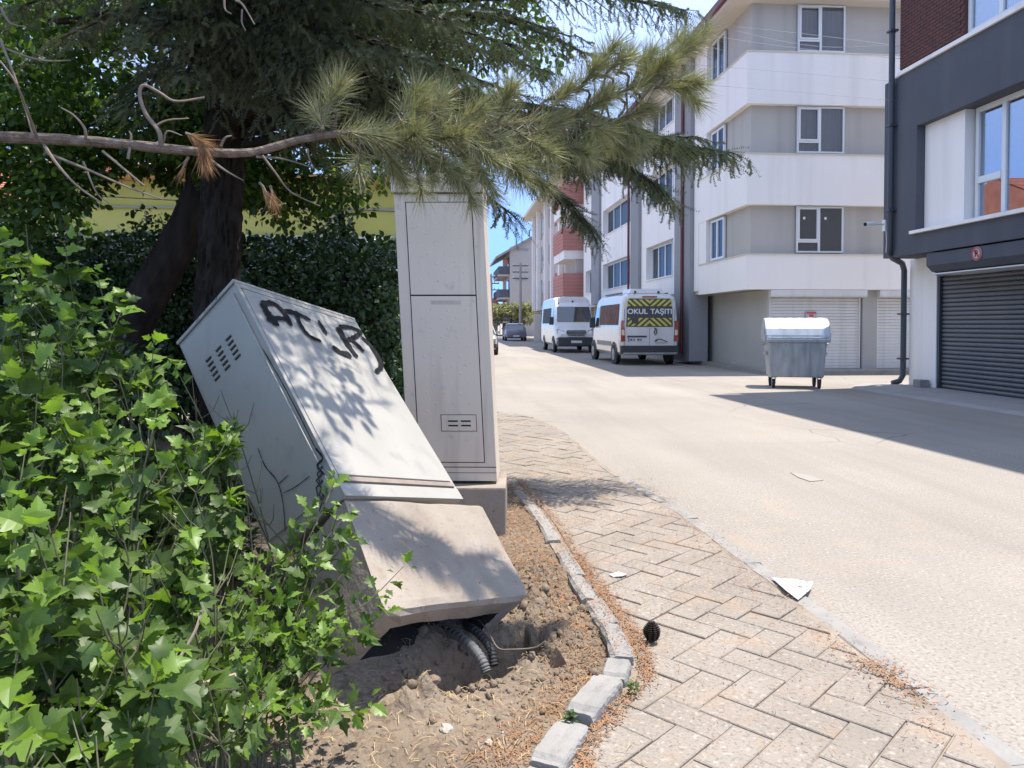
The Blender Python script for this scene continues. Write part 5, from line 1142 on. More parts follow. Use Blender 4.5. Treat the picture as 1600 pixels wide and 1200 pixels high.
def avoid_cab(p):      # keep leaves out of the fallen cabinet and plinth and off the gap beside it
    q = p - TC; n_ = AC[0].cross(AC[2]); 
    m_ = Matrix((AC[0], AC[1], AC[2])).transposed().inverted() @ q
    return -.03 < m_.x < 1.02 and -.05 < m_.y < 1.05 and -.6 < m_.z < 1.05
shrub('maple_leaved_shrub', 'large leafy green shrub with lobed leaves filling the lower left corner', 'shrub', (-1.4, 2.2, 0), stems, LOBED, .058, (LEAF, LEAFY), 290, twigs=5, gap=.019, avoid=edge_rule(-.315), clump=.0)
# --- shrub behind it, paler in the sun
tips = [(-1.655, 3.100, 1.790), (-1.512, 3.100, 1.729), (-1.393, 3.100, 1.604), (-1.595, 2.900, 1.601), (-1.256, 3.000, 1.451), (-1.391, 2.800, 1.482), (-1.215, 3.200, 1.324), (-0.875, 2.950, 1.147), (-0.811, 2.950, 1.073), (-0.997, 3.000, 1.193), (-1.154, 2.700, 1.259), (-1.354, 2.600, 1.286), (-1.022, 2.900, 1.236),
        (-1.214, 2.600, 1.201), (-0.821, 2.800, 0.997), (-0.867, 2.800, 0.881), (-1.374, 2.900, 1.367), (-1.508, 2.700, 1.413), (-1.120, 2.800, 1.185), (-1.808, 3.200, 1.724), (-1.688, 3.300, 1.656), (-0.838, 2.900, 1.055), (-0.801, 2.850, 0.942)]
stems = [stem_to(t, .35) for t in tips]
for _ in range(45):
    y = random.uniform(3.0, 4.2); x = -.46 * y - random.random() * 1.6; stems.append(stem_to((x, y, random.uniform(1.0, 1.75) * (0.72 + .28 * min(1, (-.46 * y - x) / .6)))))
shrub('maple_leaved_shrub', 'taller leafy shrub reaching up behind the lower left one beside the fallen cabinet', 'shrub', (-1.7, 3.1, 0), stems, LOBED, .058, (LEAF, LEAFY), 200, twigs=5, gap=.022, avoid=edge_rule(-.275), clump=-.02)
# --- thin shoots with narrow leaves before the plinth
tips = [(-0.406, 2.620, 0.847), (-0.344, 2.600, 0.666), (-0.246, 2.420, 0.523), (-0.278, 2.400, 0.450), (-0.761, 2.750, 0.563), (-0.671, 2.600, 0.536), (-0.492, 2.500, 0.523), (-0.423, 2.420, 0.447), (-0.293, 2.200, 0.273), (-0.352, 2.250, 0.283), (-0.520, 2.300, 0.430), (-0.536, 2.100, 0.392),
        (-0.463, 2.250, 0.392), (-0.606, 2.500, 0.421), (-0.438, 2.550, 0.633), (-0.543, 2.600, 0.587), (-0.623, 2.200, 0.495), (-0.594, 1.900, 0.428), (-0.467, 2.100, 0.354), (-0.517, 1.900, 0.361), (-0.464, 2.350, 0.446), (-0.378, 2.300, 0.425), (-0.352, 2.620, 0.753), (-0.607, 2.550, 0.519), (-0.389, 2.050, 0.324),(-0.579, 2.200, 0.438), (-0.592, 2.000, 0.426), (-0.337, 2.350, 0.452)]
base = (-.72, 2.28, 0.0)
stems = []
for t in tips:
    b_ = Vector((random.gauss(-.66, .08), random.gauss(2.25, .12), 0)); tv_ = Vector(t)
    if tv_.y < 2.15: b_ = Vector((tv_.x - .05, tv_.y + .15, 0))
    m1 = b_.lerp(tv_, .4) + Vector((random.gauss(-.03, .03), random.gauss(0, .03), .10)); m2 = b_.lerp(tv_, .75) + Vector((random.gauss(-.01, .02), 0, .06)); stems.append([b_, m1, m2, tv_])
shrub('leafy_shoots', 'slender green shoots with small cut leaves growing in front of the tilted plinth', 'shrub', (-.66, 2.25, 0), stems, LOBED2, .052, (LEAF, LEAFY), 290, twigs=3, gap=.029, stem_r=.004, avoid=lambda p: avoid_cab(p) and p.y > 2.9)
# bare stick and dry twigs among the shoots
tag(MB().tube([(-0.620, 1.900, 0.513), (-0.577, 1.900, 0.517), (-0.534, 1.900, 0.532)], [.008, .007, .005], 7).build('stick', mat('pale_stick', (.5, .42, .3), .9, scale=30, var=.3)), 'pale peeled stick lying among the green shoots', 'stick')
tag(MB().tube(curve_pts([(-0.692, 1.900, 0.536), (-0.678, 1.950, 0.569), (-0.663, 2.000, 0.605), (-0.663, 2.050, 0.637)], 10), .004, 5).build('stick', TWIG), 'thin bare upright twig in the gap left of the shoots', 'stick')

# ------------------------------------------------ conifers
def needle_tris(P, D, S, w_):
    n = len(P); tv = np.array([(-.5, 0, 0), (.5, 0, 0), (0, 1, 0)], float); return instances(tv, np.array([(0, 1, 2)]), P, D, rvec(n), np.stack([np.full(n, w_), S, S], 1))
# short needle spray template for the cedar: rosettes along a drooping twig
tvl, tfl = [], []
rr_ = random.Random(3)
for k in range(12):
    t = k / 11; c = Vector((math.sin(t * 5) * .03, t, -.18 * t * t))
    for j in range(8):
        a = rr_.uniform(0, 6.28); dv = Vector((math.cos(a), .45, math.sin(a) + .25)).normalized() * rr_.uniform(.10, .16); s = Vector((math.sin(a), 0, -math.cos(a))) * .019
        i = len(tvl); tvl += [c - s, c + s, c + dv]; tfl.append((i, i + 1, i + 2))
SPRAY = (np.array([v[:] for v in tvl], float), np.array(tfl))
cedar = thing('cedar_tree', 'dark barked cedar with drooping short needled boughs over the cabinets', 'tree', (-2.2, 7.5, 0))
tp = [(-2.32, 7.55, -.1), (-2.27, 7.5, 1.0), (-2.2, 7.5, 2.6), (-2.12, 7.5, 4.5), (-2.1, 7.55, 7.5), (-2.1, 7.6, 11)]
tr_ = MB(); tpc = curve_pts(tp, 260); n = 64; rings = []
for i, p in enumerate(tpc):
    r0 = .235 - .10 * i / 259 + (.12 * max(0, 1 - i / 33))
    rings.append([p + Vector((math.cos(a), math.sin(a), 0)) * (r0 * (1 + .10 * noise.noise(Vector((math.cos(a) * 4, math.sin(a) * 4, p.z * 1.6))) + -.17 * max(0, .28 - abs(noise.noise(Vector((math.cos(a) * 5 + p.z * .4, math.sin(a) * 5, p.z * 3.2))))) / .28 + .07 * noise.noise(Vector((math.cos(a) * 14, math.sin(a) * 14, p.z * 14))))) for a in [2 * math.pi * k / n for k in range(n)]])
tr_.loft(rings); tr_.build('trunk', BARK, cedar)
CB = MB(); CP, CD, CN, CS_ = [], [], [], []
def bough(p0, mids, tip, dens=1.0, side=.55, droop=.35, r=.05):
    pts = curve_pts([Vector(p0)] + [Vector(m) for m in mids] + [Vector(tip)], 40); L_ = sum((pts[i + 1] - pts[i]).length for i in range(39))
    CB.tube(pts, [r * (1 - .85 * i / 39) for i in range(40)], 6, cap=False)
    step = .07 / dens; k = 0; s = L_ * .12
    while s < L_:
        t = s / L_; f = t * 39; i = min(int(f), 38); p = pts[i].lerp(pts[i + 1], f - i); d = (pts[i + 1] - pts[i]).normalized(); sd = d.cross(Vector((0, 0, 1))).normalized() * (1 if k % 2 else -1)
        l = side * (1.0 - .72 * t) * random.uniform(.6, 1.2) + .10
        q = [p, p + (sd * .75 + d * .55) * l * .5 + Vector((0, 0, -.02)), p + (sd * .8 + d * .75) * l + Vector((0, 0, -droop * l * random.uniform(.5, 1.6)))]
        ax = curve_pts(q, 6); CB.tube(ax, [.007, .006, .005, .004, .003, .002], 3, cap=False)
        m = max(2, int(l / .036))
        for j in range(m + 1):
            tt = (j + .5) / (m + 1); ff = tt * 5; ii_ = min(int(ff), 4); pp_ = ax[ii_].lerp(ax[ii_ + 1], ff - ii_); dd = (ax[ii_ + 1] - ax[ii_]).normalized(); ss = dd.cross(Vector((0, 0, 1))).normalized() * (1 if j % 2 else -1)
            CP.append(pp_); CD.append(ss * random.uniform(.3, .9) + dd * .8 + Vector((0, 0, random.uniform(-.8, .35)))); CN.append(Vector((0, 0, 1))); CS_.append(random.uniform(.09, .22))
        s += step; k += 1
    for _ in range(3): CP.append(pts[-1]); CD.append((pts[-1] - pts[-3]).normalized() + Vector(rvec(1, .2)[0])); CN.append(Vector((0, 0, 1))); CS_.append(.2)
TR = lambda z: (-2.15, 7.5, z)
bough(TR(3.2), [(-0.873, 7.300, 3.558), (0.663, 6.800, 3.275), (1.641, 6.500, 3.020)], (2.322, 6.300, 2.860), 1.15)
bough(TR(3.0), [(-0.862, 7.200, 3.232), (0.317, 6.800, 2.925), (0.869, 6.600, 2.611)], (1.203, 6.500, 2.255), 1.1, .5)
for q in (((1.540, 6.100, 2.832)), ((1.045, 6.300, 2.773)), ((2.096, 6.500, 3.029))): bough(TR(3.4), [(-0.370, 6.900, 3.337), (0.633, 6.500, 3.055)], q, 1.1, .55)
bough(TR(3.3), [(-0.484, 6.900, 3.505), (0.633, 6.500, 3.274), (1.349, 6.200, 3.073)], (1.830, 6.000, 2.851), 1.15, .6)
bough(TR(3.2), [(-0.607, 7.000, 3.417), (0.308, 6.600, 3.157)], (1.150, 6.000, 2.889), 1.2, .6)
bough(TR(3.1), [(-0.492, 7.000, 3.246), (0.812, 6.600, 2.973), (1.393, 6.400, 2.801)], (1.784, 6.200, 2.499), 1.1, .5)
bough(TR(3.0), [(-0.862, 7.200, 3.172), (-0.142, 6.900, 2.882)], (0.539, 6.700, 2.371), 1.0, .4)
bough(TR(4.0), [(-0.604, 7.000, 4.284), (0.531, 6.600, 4.238), (1.313, 6.300, 4.137)], (1.885, 6.200, 4.003), .8, .42)
for q in ((-.15, 4.05, 3.75), (-.5, 4.35, 3.6), (.2, 4.6, 4.2), (-.75, 3.9, 3.9)): bough((-2.1, 7.4, q[2] + .5), [(q[0] - .9, 5.8, q[2] + .45)], q, .9, .5, .4)  # unseen boughs added above the view to dapple the fallen cabinet
bough(TR(3.9), [(-0.595, 6.900, 4.129), (0.413, 6.500, 4.002)], (1.206, 6.300, 3.629), .7, .45)
for q in ((.9, 4.2, 6.4), (1.3, 4.7, 6.8), (.5, 4.5, 6.0), (1.0, 3.7, 6.9), (.3, 3.9, 6.3)): bough((-2.1, 7.4, q[2] + .6), [(q[0] - 1.4, 5.9, q[2] + .5)], q, .6, .6, .35)  # higher unseen boughs added for softer dapples on the cabinet
for q in ((.3, 4.3, 5.0), (-.1, 4.5, 4.6), (.5, 4.7, 5.2), (.1, 4.0, 4.9), (-.3, 4.1, 4.4), (.35, 4.05, 5.4), (-.45, 4.45, 4.2)): bough((-2.1, 7.4, q[2] + .5), [(q[0] - 1.2, 5.9, q[2] + .45)], q, .75, .42, .35)  # more unseen boughs added to shade the cabinet's upper half
#bough(TR(4.4), [(-0.314, 7.000, 4.697), (0.798, 6.500, 4.557)], (1.639, 6.300, 4.334), 1.0, .55)
for tip in ((0.575, 5.900, 3.175), (0.271, 5.800, 2.944), (-0.066, 5.500, 2.949), (-0.394, 5.600, 2.830), (-0.703, 5.500, 2.934), (0.068, 5.200, 3.127), (-0.278, 5.200, 3.204), (-0.620, 5.200, 3.237), (-0.997, 5.400, 3.165), (0.451, 5.600, 3.458), (0.737, 6.000, 3.411), (-0.018, 5.200, 3.470), (-0.448, 5.200, 3.542), (-0.907, 5.400, 3.566), (-1.259, 5.600, 3.453), (-1.167, 5.800, 2.913)):
    v = Vector(tip); bough((-2.1, 7.4, v.z + random.uniform(.3, .8)), [Vector((-2.1, 7.4, v.z + .7)).lerp(v, .5) + Vector((0, 0, .25))], tip, .9, .55, .45)
for tip in ((-1.886, 5.600, 3.163), (-2.071, 5.400, 3.354), (-2.954, 6.000, 3.551), (-1.983, 5.400, 3.704), (-3.334, 6.200, 3.861), (-2.611, 6.400, 3.145), (-1.661, 5.600, 3.532)):
    v = Vector(tip); bough((-2.3, 7.5, v.z + random.uniform(.2, .8)), [Vector((-2.3, 7.5, v.z + .7)).lerp(v, .5) + Vector((0, 0, .2))], tip, .7, .55, .45)
for k in range(17):
    z = 4.6 + k * .22; a = k * 2.4; l = 3.3 - .22 * (z - 4.6); v = Vector((-2.1 + math.cos(a) * l, 7.5 + math.sin(a) * l, z - .35)); bough((-2.1, 7.5, z), [Vector((-2.1, 7.5, z + .25)).lerp(v, .5) + Vector((0, 0, .15))], v, .55, .6, .3)
CB.build('branches', BARK, cedar)
V_, F_ = instances(SPRAY[0], SPRAY[1], np.array([v[:] for v in CP]), np.array([v[:] for v in CD]), np.array([v[:] for v in CN]) + rvec(len(CP), .3), np.array(CS_))
npmesh('crown', V_, F_, NEEDLEC, cedar, kind='stuff')
print('cedar sprays', len(CP))

# pine: branch reaching across the picture from a trunk left of it
pine = thing('pine_tree', 'long needled pine whose bare branch reaches across in front of the cedar trunk', 'tree', (-3.3, 2.6, 0))
MB().tube([(-3.3, 2.6, -.1), (-3.28, 2.6, 2.0), (-3.2, 2.65, 4.5), (-3.15, 2.7, 6.5)], [.2, .17, .13, .08], 16).build('trunk', BARKP, pine)
PBm = MB()
main = curve_pts([(-3.25, 2.6, 2.05), (-1.674, 2.750, 2.046), (-1.448, 2.800, 2.053), (-1.209, 2.850, 2.052), (-0.956, 2.900, 2.040), (-0.761, 2.950, 2.050), (-0.580, 3.000, 2.114), (-0.415, 3.050, 2.155), (-0.169, 3.150, 2.193), (0.152, 3.250, 2.249), (0.498, 3.350, 2.313), (0.739, 3.400, 2.433), (0.960, 3.450, 2.565), (1.111, 3.500, 2.704)], 90)
rad = [.024 - .0175 * (i / 89) ** .8 + .002 * noise.noise(main[i] * 14) + .0012 * noise.noise(main[i] * 40) for i in range(90)]
PBm.tube(main, rad, 10)
NP, ND, NS_ = [], [], []
def shoot(p0, p1, n=150, L_=.125, spread=1.0, tipful=.35):
    p0, p1 = Vector(p0), Vector(p1); d = (p1 - p0).normalized(); u = d.orthogonal().normalized(); v = d.cross(u)
    PBm.tube([p0, p0.lerp(p1, .5) + Vector((0, 0, .005)), p1], [.006, .005, .004], 5)
    for _ in range(n):
        t = random.random() ** (1 - tipful) ; a = random.uniform(0, 6.283); th_ = random.uniform(.25, 1.3) * spread * (1.15 - .35 * t)
        dv = Vector(rvec(1, .09)[0]) + d * math.cos(th_) + (u * math.cos(a) + v * math.sin(a)) * math.sin(th_) + Vector((0, 0, -.06))
        NP.append(p0.lerp(p1, t)); ND.append(dv); NS_.append(L_ * random.uniform(.7, 1.12))
def mnear(p):
    return min(main, key=lambda q: (q - Vector(p)).length)
for c, dx, dz, n in (((-0.452, 3.000, 2.285), .02, .05, 190), ((-0.055, 3.100, 2.288), .03, .05, 200), ((0.230, 3.200, 2.345), .03, .06, 190), ((0.601, 3.300, 2.483), .05, .07, 200), ((0.685, 3.350, 2.572), .04, .07, 190), ((0.940, 3.400, 2.553), .05, .05, 190), ((0.869, 3.400, 2.482), .05, .05, 190), ((1.077, 3.450, 2.676), .06, .06, 210),
                  ((0.124, 3.100, 2.116), .03, -.03, 190), ((0.428, 3.300, 2.265), .05, .03, 190), ((-0.308, 3.000, 2.137), .03, .0, 190), ((-0.179, 3.050, 2.132), .04, .02, 190), ((0.256, 3.150, 2.061), .03, -.05, 190), ((0.822, 3.400, 2.348), .06, .02, 190), ((0.358, 3.200, 2.019), .04, -.05, 160), ((0.144, 3.100, 1.996), .03, -.05, 160),
                  ((-0.357, 3.000, 2.039), .0, -.04, 150), ((0.058, 3.100, 1.964), .02, -.05, 140), ((-0.506, 3.000, 2.197), -.01, .03, 160), ((-0.244, 3.100, 2.063), .02, -.03, 170), ((-0.102, 3.100, 2.065), .02, -.04, 170), ((-0.012, 3.100, 2.157), .03, .0, 180), ((0.547, 3.300, 2.161), .04, -.02, 170), ((0.671, 3.350, 2.274), .05, .0, 180), ((0.490, 3.300, 2.397), .04, .04, 180),
                  ((0.783, 3.400, 2.578), .04, .06, 170), ((1.006, 3.400, 2.497), .06, .02, 160), ((0.344, 3.250, 2.174), .03, -.02, 170), ((-0.166, 3.100, 2.244), .02, .03, 160), ((0.081, 3.150, 2.263), .03, .02, 160), ((1.157, 3.500, 2.736), .05, .06, 150), ((-0.012, 3.100, 2.036), .02, -.04, 150), ((-0.126, 3.050, 1.965), .01, -.05, 110), ((0.203, 3.200, 2.186), .03, .0, 160), ((0.887, 3.400, 2.393), .05, .0, 150), ((0.632, 3.300, 2.359), .05, .03, 170)):
    v = Vector(c); m_ = mnear(c); k = Vector((dx, random.uniform(-.05, .05), dz)).normalized() * random.uniform(.10, .15)
    if (v - m_).length > .05: PBm.tube(curve_pts([m_ + Vector((-.03, 0, 0)), m_.lerp(v, .5), v - k * .5, v], 8), [.007, .0065, .006, .0055, .005, .0045, .004, .004], 6)
    shoot(v - k * .7, v + k * .5, int(n * 1.7), .14)
for i in range(46, 89, 2): shoot(main[i], main[min(i + 2, 89)] + Vector((0, 0, .004)), 90, .135)
for _ in range(26):
    i = random.randint(48, 86); q = main[i]; v = q + Vector((random.uniform(-.03, .10), random.uniform(-.12, .12), random.choice((-1, -1, 1)) * random.uniform(.04, .17))); d = (v - q).normalized() + Vector((.8, 0, .1)); d.normalize()
    PBm.tube(curve_pts([q, q.lerp(v, .6), v], 6), [.006, .0055, .005, .005, .0045, .004], 5); shoot(v - d * .02, v + d * .10, 230, .135)
# pine boughs higher up, outside the picture, that dapple the fallen cabinet
for tip, b0 in (((.15, 4.25, 3.9), (-3.2, 2.65, 4.2)), ((.55, 3.85, 4.3), (-3.2, 2.65, 4.6)), ((-.25, 4.0, 3.7), (-3.2, 2.65, 3.9)), ((.45, 4.5, 4.7), (-3.2, 2.65, 5.0)), ((.3, 3.25, 3.6), (-3.2, 2.6, 3.9)), ((-.9, 2.9, 3.6), (-3.2, 2.6, 3.9)), ((-1.2, 3.8, 4.2), (-3.2, 2.6, 4.4)), ((-.55, 4.3, 3.6), (-3.2, 2.6, 3.8)), ((-.1, 4.6, 3.9), (-3.2, 2.6, 4.3)), ((-.4, 3.6, 4.0), (-3.2, 2.6, 4.2))):
    pts = curve_pts([b0, Vector(b0).lerp(Vector(tip), .5) + Vector((0, 0, .15)), tip], 30); PBm.tube(pts, [.03 - .024 * i / 29 for i in range(30)], 7)
    for k in range(20):
        i = random.randint(12, 29); p = pts[i]; s = Vector((random.uniform(-.2, .6), random.gauss(0, .6), random.gauss(.1, .3))).normalized() * random.uniform(.12, .4)
        PBm.tube([p, p + s], [.007, .004], 4); shoot(p + s * .5, p + s * 1.15, 110, .13)
PBm.build('branches', BARKP, pine)
V_, F_ = needle_tris(np.array([v[:] for v in NP]), np.array([v[:] for v in ND]), np.array(NS_), .0031)
npmesh('needles', V_, F_, NEEDLEP, pine, kind='stuff')
print('pine needles', len(NP))
# dead side twigs and dry brown tufts of the pine branch
TW = MB()
def tw(*pts, r=.006): MB().tube(curve_pts(pts, max(6, 4 * len(pts))), [r * (1 - .6 * i / (max(6, 4 * len(pts)) - 1)) for i in range(max(6, 4 * len(pts)))], 5).build('dead_twig', TWIG, pine)
tw((-1.055, 2.870, 2.050), (-1.056, 2.850, 2.099), (-1.101, 2.850, 2.160), (-1.118, 2.840, 2.226), (-1.102, 2.840, 2.260), (-1.050, 2.850, 2.237), (-1.002, 2.870, 2.214), (-0.909, 2.900, 2.239), r=.009)
tw((-1.074, 2.850, 2.114), (-1.025, 2.850, 2.139), (-0.953, 2.860, 2.150), r=.005); tw((-1.048, 2.870, 2.064), (-1.029, 2.860, 2.102), (-0.977, 2.860, 2.087), r=.005)
tw((-1.300, 2.830, 2.050), (-1.292, 2.800, 2.093), (-1.328, 2.800, 2.137), (-1.371, 2.800, 2.163), r=.006); tw((-1.431, 2.800, 2.034), (-1.364, 2.750, 1.957), (-1.273, 2.700, 1.872), (-1.190, 2.700, 1.812), r=.006)
tw((-1.448, 2.800, 2.040), (-1.426, 2.700, 2.107), (-1.412, 2.600, 2.184), (-1.460, 2.600, 2.255), r=.006); tw((-1.427, 2.800, 2.005), (-1.298, 2.800, 1.953), (-1.146, 2.800, 1.887), (-1.025, 2.800, 1.844), r=.006)
tw((-0.888, 2.900, 2.008), (-0.830, 2.900, 1.967), (-0.785, 2.950, 1.944), r=.006); tw((-0.714, 2.950, 2.039), (-0.666, 2.950, 1.975), (-0.618, 3.000, 1.911), (-0.508, 3.000, 1.858), r=.005)
tw((-0.737, 2.950, 2.034), (-0.653, 3.000, 2.039), (-0.532, 3.000, 2.006), r=.005); tw((-1.165, 2.850, 1.997), (-1.153, 2.850, 2.074), (-1.159, 2.850, 2.097), r=.006)
tw((-0.865, 3.000, 2.640), (-0.861, 3.000, 2.604), (-0.837, 3.000, 2.587), r=.005); tw((-0.822, 3.000, 2.641), (-0.794, 3.000, 2.623), (-0.751, 3.000, 2.551), r=.006); tw((-0.798, 3.000, 2.606), (-0.799, 3.000, 2.557), (-0.785, 3.000, 2.526), r=.004)
tw((-1.628, 2.900, 2.406), (-1.540, 2.900, 2.372), (-1.462, 2.900, 2.358), (-1.384, 2.900, 2.362), r=.005); tw((-1.626, 2.900, 2.549), (-1.594, 2.900, 2.492), (-1.538, 2.900, 2.478), r=.005)
tw((-0.556, 3.000, 2.080), (-0.546, 3.000, 2.036), (-0.527, 3.000, 2.002), r=.004); tw((-0.852, 2.900, 2.061), (-0.830, 2.880, 2.087), (-0.807, 2.880, 2.095), r=.006)
tw((-1.307, 2.820, 1.979), (-1.255, 2.800, 1.868), (-1.212, 2.800, 1.827), r=.004); tw((-1.240, 2.820, 2.017), (-1.101, 2.800, 1.902), (-1.091, 2.800, 1.897), r=.005)
tw((-1.628, 2.900, 2.434), (-1.537, 2.850, 2.237), (-1.465, 2.800, 2.055), r=.005)
NP, ND, NS_ = [], [], []; keep = PBm; PBm = MB()
for c, d, n in (((-0.965, 2.860, 2.096), (.6, 0, -.3), 90), ((-0.919, 2.870, 2.060), (.2, 0, -1), 110), ((-0.905, 2.870, 2.067), (.15, 0, -.8), 60), ((-0.726, 2.950, 1.937), (.6, 0, -.9), 45), ((-0.686, 2.950, 1.926), (.2, 0, -1), 55), ((-0.958, 2.870, 2.012), (-.1, 0, -.2), 20)):
    v = Vector(c); k = Vector(d).normalized(); shoot(v, v + k * .05, n, .10, .42, .1)
PBm.build('dry_shoots', TWIG, pine, kind='stuff')
V_, F_ = needle_tris(np.array([v[:] for v in NP]), np.array([v[:] for v in ND]), np.array(NS_), .0028)
npmesh('dead_needles', V_, F_, NEEDLED, pine, kind='stuff')

# broadleaf trees behind
def leaf_cloud(clumps, n, size, m, par, name='crown', young=None, dirup=.3):
    w_ = np.array([c[3] ** 2 for c in clumps]); w_ = w_ / w_.sum(); idx = RNG.choice(len(clumps), n, p=w_); C_ = np.array([c[:3] for c in clumps])[idx]; r_ = np.array([c[3] for c in clumps])[idx]
    d = rvec(n); d /= np.linalg.norm(d, axis=1, keepdims=True); P = C_ + d * (r_ * RNG.uniform(.25, 1.0, n) ** .5)[:, None] * np.array([1, 1, .8])
    D = d + rvec(n, .5) + np.array([0, 0, -.25]); N_ = rvec(n, .55) + np.array([0, 0, 1.0]) + d * .3
    V_, F_ = instances(SIMPLE[0], SIMPLE[1], P, D, N_, size * RNG.uniform(.6, 1.2, n)); o = npmesh(name, V_, F_, [m, young or m], par, kind='stuff', mi=np.repeat((RNG.random(n) < .14).astype(int), len(SIMPLE[1]))); return o
def branchy(mb, p, d, l, r, depth, tips):
    q = p + d * l; mid = p.lerp(q, .5) + Vector(rvec(1, .04 * l)[0]); mb.tube([p, mid, q], [r, r * .8, r * .62], 8 if depth > 1 else 5, cap=False)
    if depth == 0: tips.append(q); return
    for _ in range(3):
        nd = (d + Vector(rvec(1, .55)[0]) + Vector((0, 0, .12))).normalized(); branchy(mb, q, nd, l * random.uniform(.62, .85), r * .6, depth - 1, tips)
def broadleaf(label, base, trunk_pts, r, leafn, lsize, m, extra, group):
    t = thing('broadleaf_tree', label, 'tree', base, group); mb = MB(); tc_ = curve_pts(trunk_pts, 12); mb.tube(tc_, [r * (1 - .4 * i / 11) for i in range(12)], 12); mb.build('trunk', BARK, t)
    br = MB(); tips_ = []; top = tc_[-1]; d = (tc_[-1] - tc_[-3]).normalized()
    for _ in range(4): branchy(br, top, (d * .5 + Vector(rvec(1, .6)[0]) + Vector((0, 0, .5))).normalized(), 1.0, r * .5, 2, tips_)
    br.build('branches', BARK, t)
    clumps = [(*q, random.uniform(.45, .8)) for q in tips_] + extra
    leaf_cloud(clumps, leafn, lsize, m, t, young=LEAFY); return t
exA = [(random.uniform(-5.5, -.6), random.uniform(8.8, 11), random.uniform(3.5, 6.2), random.uniform(.4, .8)) for _ in range(50)] + [(random.uniform(-.6, 1.0), random.uniform(9, 10.5), random.uniform(4.6, 6.2), random.uniform(.35, .6)) for _ in range(12)] + [((1.168, 9.500, 4.783))[:3] + (.35,), ((0.444, 9.500, 4.881))[:3] + (.4,)]
broadleaf('leaning broadleaf tree with deep green crown behind the cedar trunk', (-4.2, 9, 0), [(-4.3, 9.0, -.1), (-3.7, 9.0, 1.3), (-2.95, 9.0, 2.7), (-2.6, 9.1, 4.0)], .27, 36000, .10, LEAFD, exA, None)
exA += [(random.uniform(-7.5, .2), random.uniform(7.8, 12), random.uniform(6.2, 8.5), random.uniform(.6, 1.0)) for _ in range(22)]
exO = [(random.uniform(-3.6, -1.0), random.uniform(1.9, 4.2), random.uniform(4.5, 6.0), random.uniform(.25, .5)) for _ in range(34)] + [(random.uniform(-.75, .25), random.uniform(3.75, 4.5), random.uniform(3.7, 4.5), random.uniform(.2, .34)) for _ in range(9)]  # unseen leaf clumps added to shade the shrub and dapple the cabinet
exA += [(random.uniform(-6.5, -3.0), random.uniform(8.6, 10.5), random.uniform(2.5, 3.6), random.uniform(.3, .6)) for _ in range(24)] + [(random.uniform(-2.6, -1.0), random.uniform(8.6, 9.6), random.uniform(2.9, 3.6), random.uniform(.22, .4)) for _ in range(9)]
exB = [(random.uniform(-9, -5), random.uniform(9.5, 12), random.uniform(2.4, 3.4), random.uniform(.4, .7)) for _ in range(14)] + [(random.uniform(-9, -2.5), random.uniform(5, 9), random.uniform(5.8, 8), random.uniform(.5, .9)) for _ in range(12)] + [(random.uniform(-12, -5.5), random.uniform(9.5, 13), random.uniform(2.6, 7), random.uniform(.5, .9)) for _ in range(50)]
broadleaf('broadleaf tree with dark crown at the far left beyond the shrubs', (-7.5, 11, 0), [(-7.5, 11, -.1), (-7.4, 11, 1.8), (-7.2, 11, 3.5)], .2, 21000, .11, LEAFD, exB, None)
broadleaf('unseen broadleaf tree added at far left to shade the big shrub and fallen cabinet', (-4.6, 3.8, 0), [(-4.6, 3.6, -.1), (-4.5, 3.6, 2.8), (-4.1, 3.4, 5.4)], .16, 16000, .085, LEAFD, exO, None)
# hanging leafy twigs below the crown, in front of the yellow house
exC = [(random.uniform(-2.8, -1.0), random.uniform(8.6, 9.4), random.uniform(2.6, 3.3), random.uniform(.2, .4)) for _ in range(7)]
broadleaf('young broadleaf tree with drooping leaves beside the yellow house', (-1.3, 11.0, 0), [(-1.3, 11.0, -.1), (-1.35, 10.6, 1.5), (-1.5, 10.2, 3.2)], .07, 2600, .10, LEAFD, exC, None)
# hedge
hg = thing('hedge', 'dense dark green hedge between the trees and the tall beige cabinet', 'hedge', (-3, 10.2, 0))
st_ = MB()
for _ in range(60):
    x = random.uniform(-6.5, -.75); y = random.uniform(9.8, 10.8); st_.tube([(x, y, 0), (x + random.gauss(0, .1), y, 1), (x + random.gauss(0, .2), y, random.uniform(1.8, 2.5))], [.02, .015, .006], 5)
st_.build('stems', BARK, hg, kind='stuff')
n = 30000; X = RNG.uniform(-7.0, -.55, n); top = 2.5 + .3 * np.sin(X * 3.1) + .22 * np.sin(X * 7.7 + 1) + .15 * np.sin(X * 17.3)
Z = .25 + (top - .25) * RNG.random(n) ** .8; Yh = 10.2 + RNG.uniform(-1, 1, n) * (.62 + .16 * np.sin(X * 5 + Z * 4)); P = np.stack([X, Yh, Z], 1)
V_, F_ = instances(SIMPLE[0], SIMPLE[1], P, rvec(n) + np.array([0, -.4, -.1]), rvec(n, .6) + np.array([.1, -.5, .8]), .075 * RNG.uniform(.6, 1.2, n)); npmesh('foliage', V_, F_, HEDGEL, hg, kind='stuff')
n = 26000; X = RNG.uniform(-7.5, -.5, n); Z = .15 + 2.5 * RNG.random(n); P = np.stack([X, 11.0 + RNG.uniform(-.15, .3, n), Z], 1)
V_, F_ = instances(SIMPLE[0], SIMPLE[1], P, rvec(n) + np.array([0, -.4, -.1]), rvec(n, .4) + np.array([.0, -1.5, .5]), .11 * RNG.uniform(.7, 1.2, n)); npmesh('inner_foliage', V_, F_, HEDGEL, hg, kind='stuff')
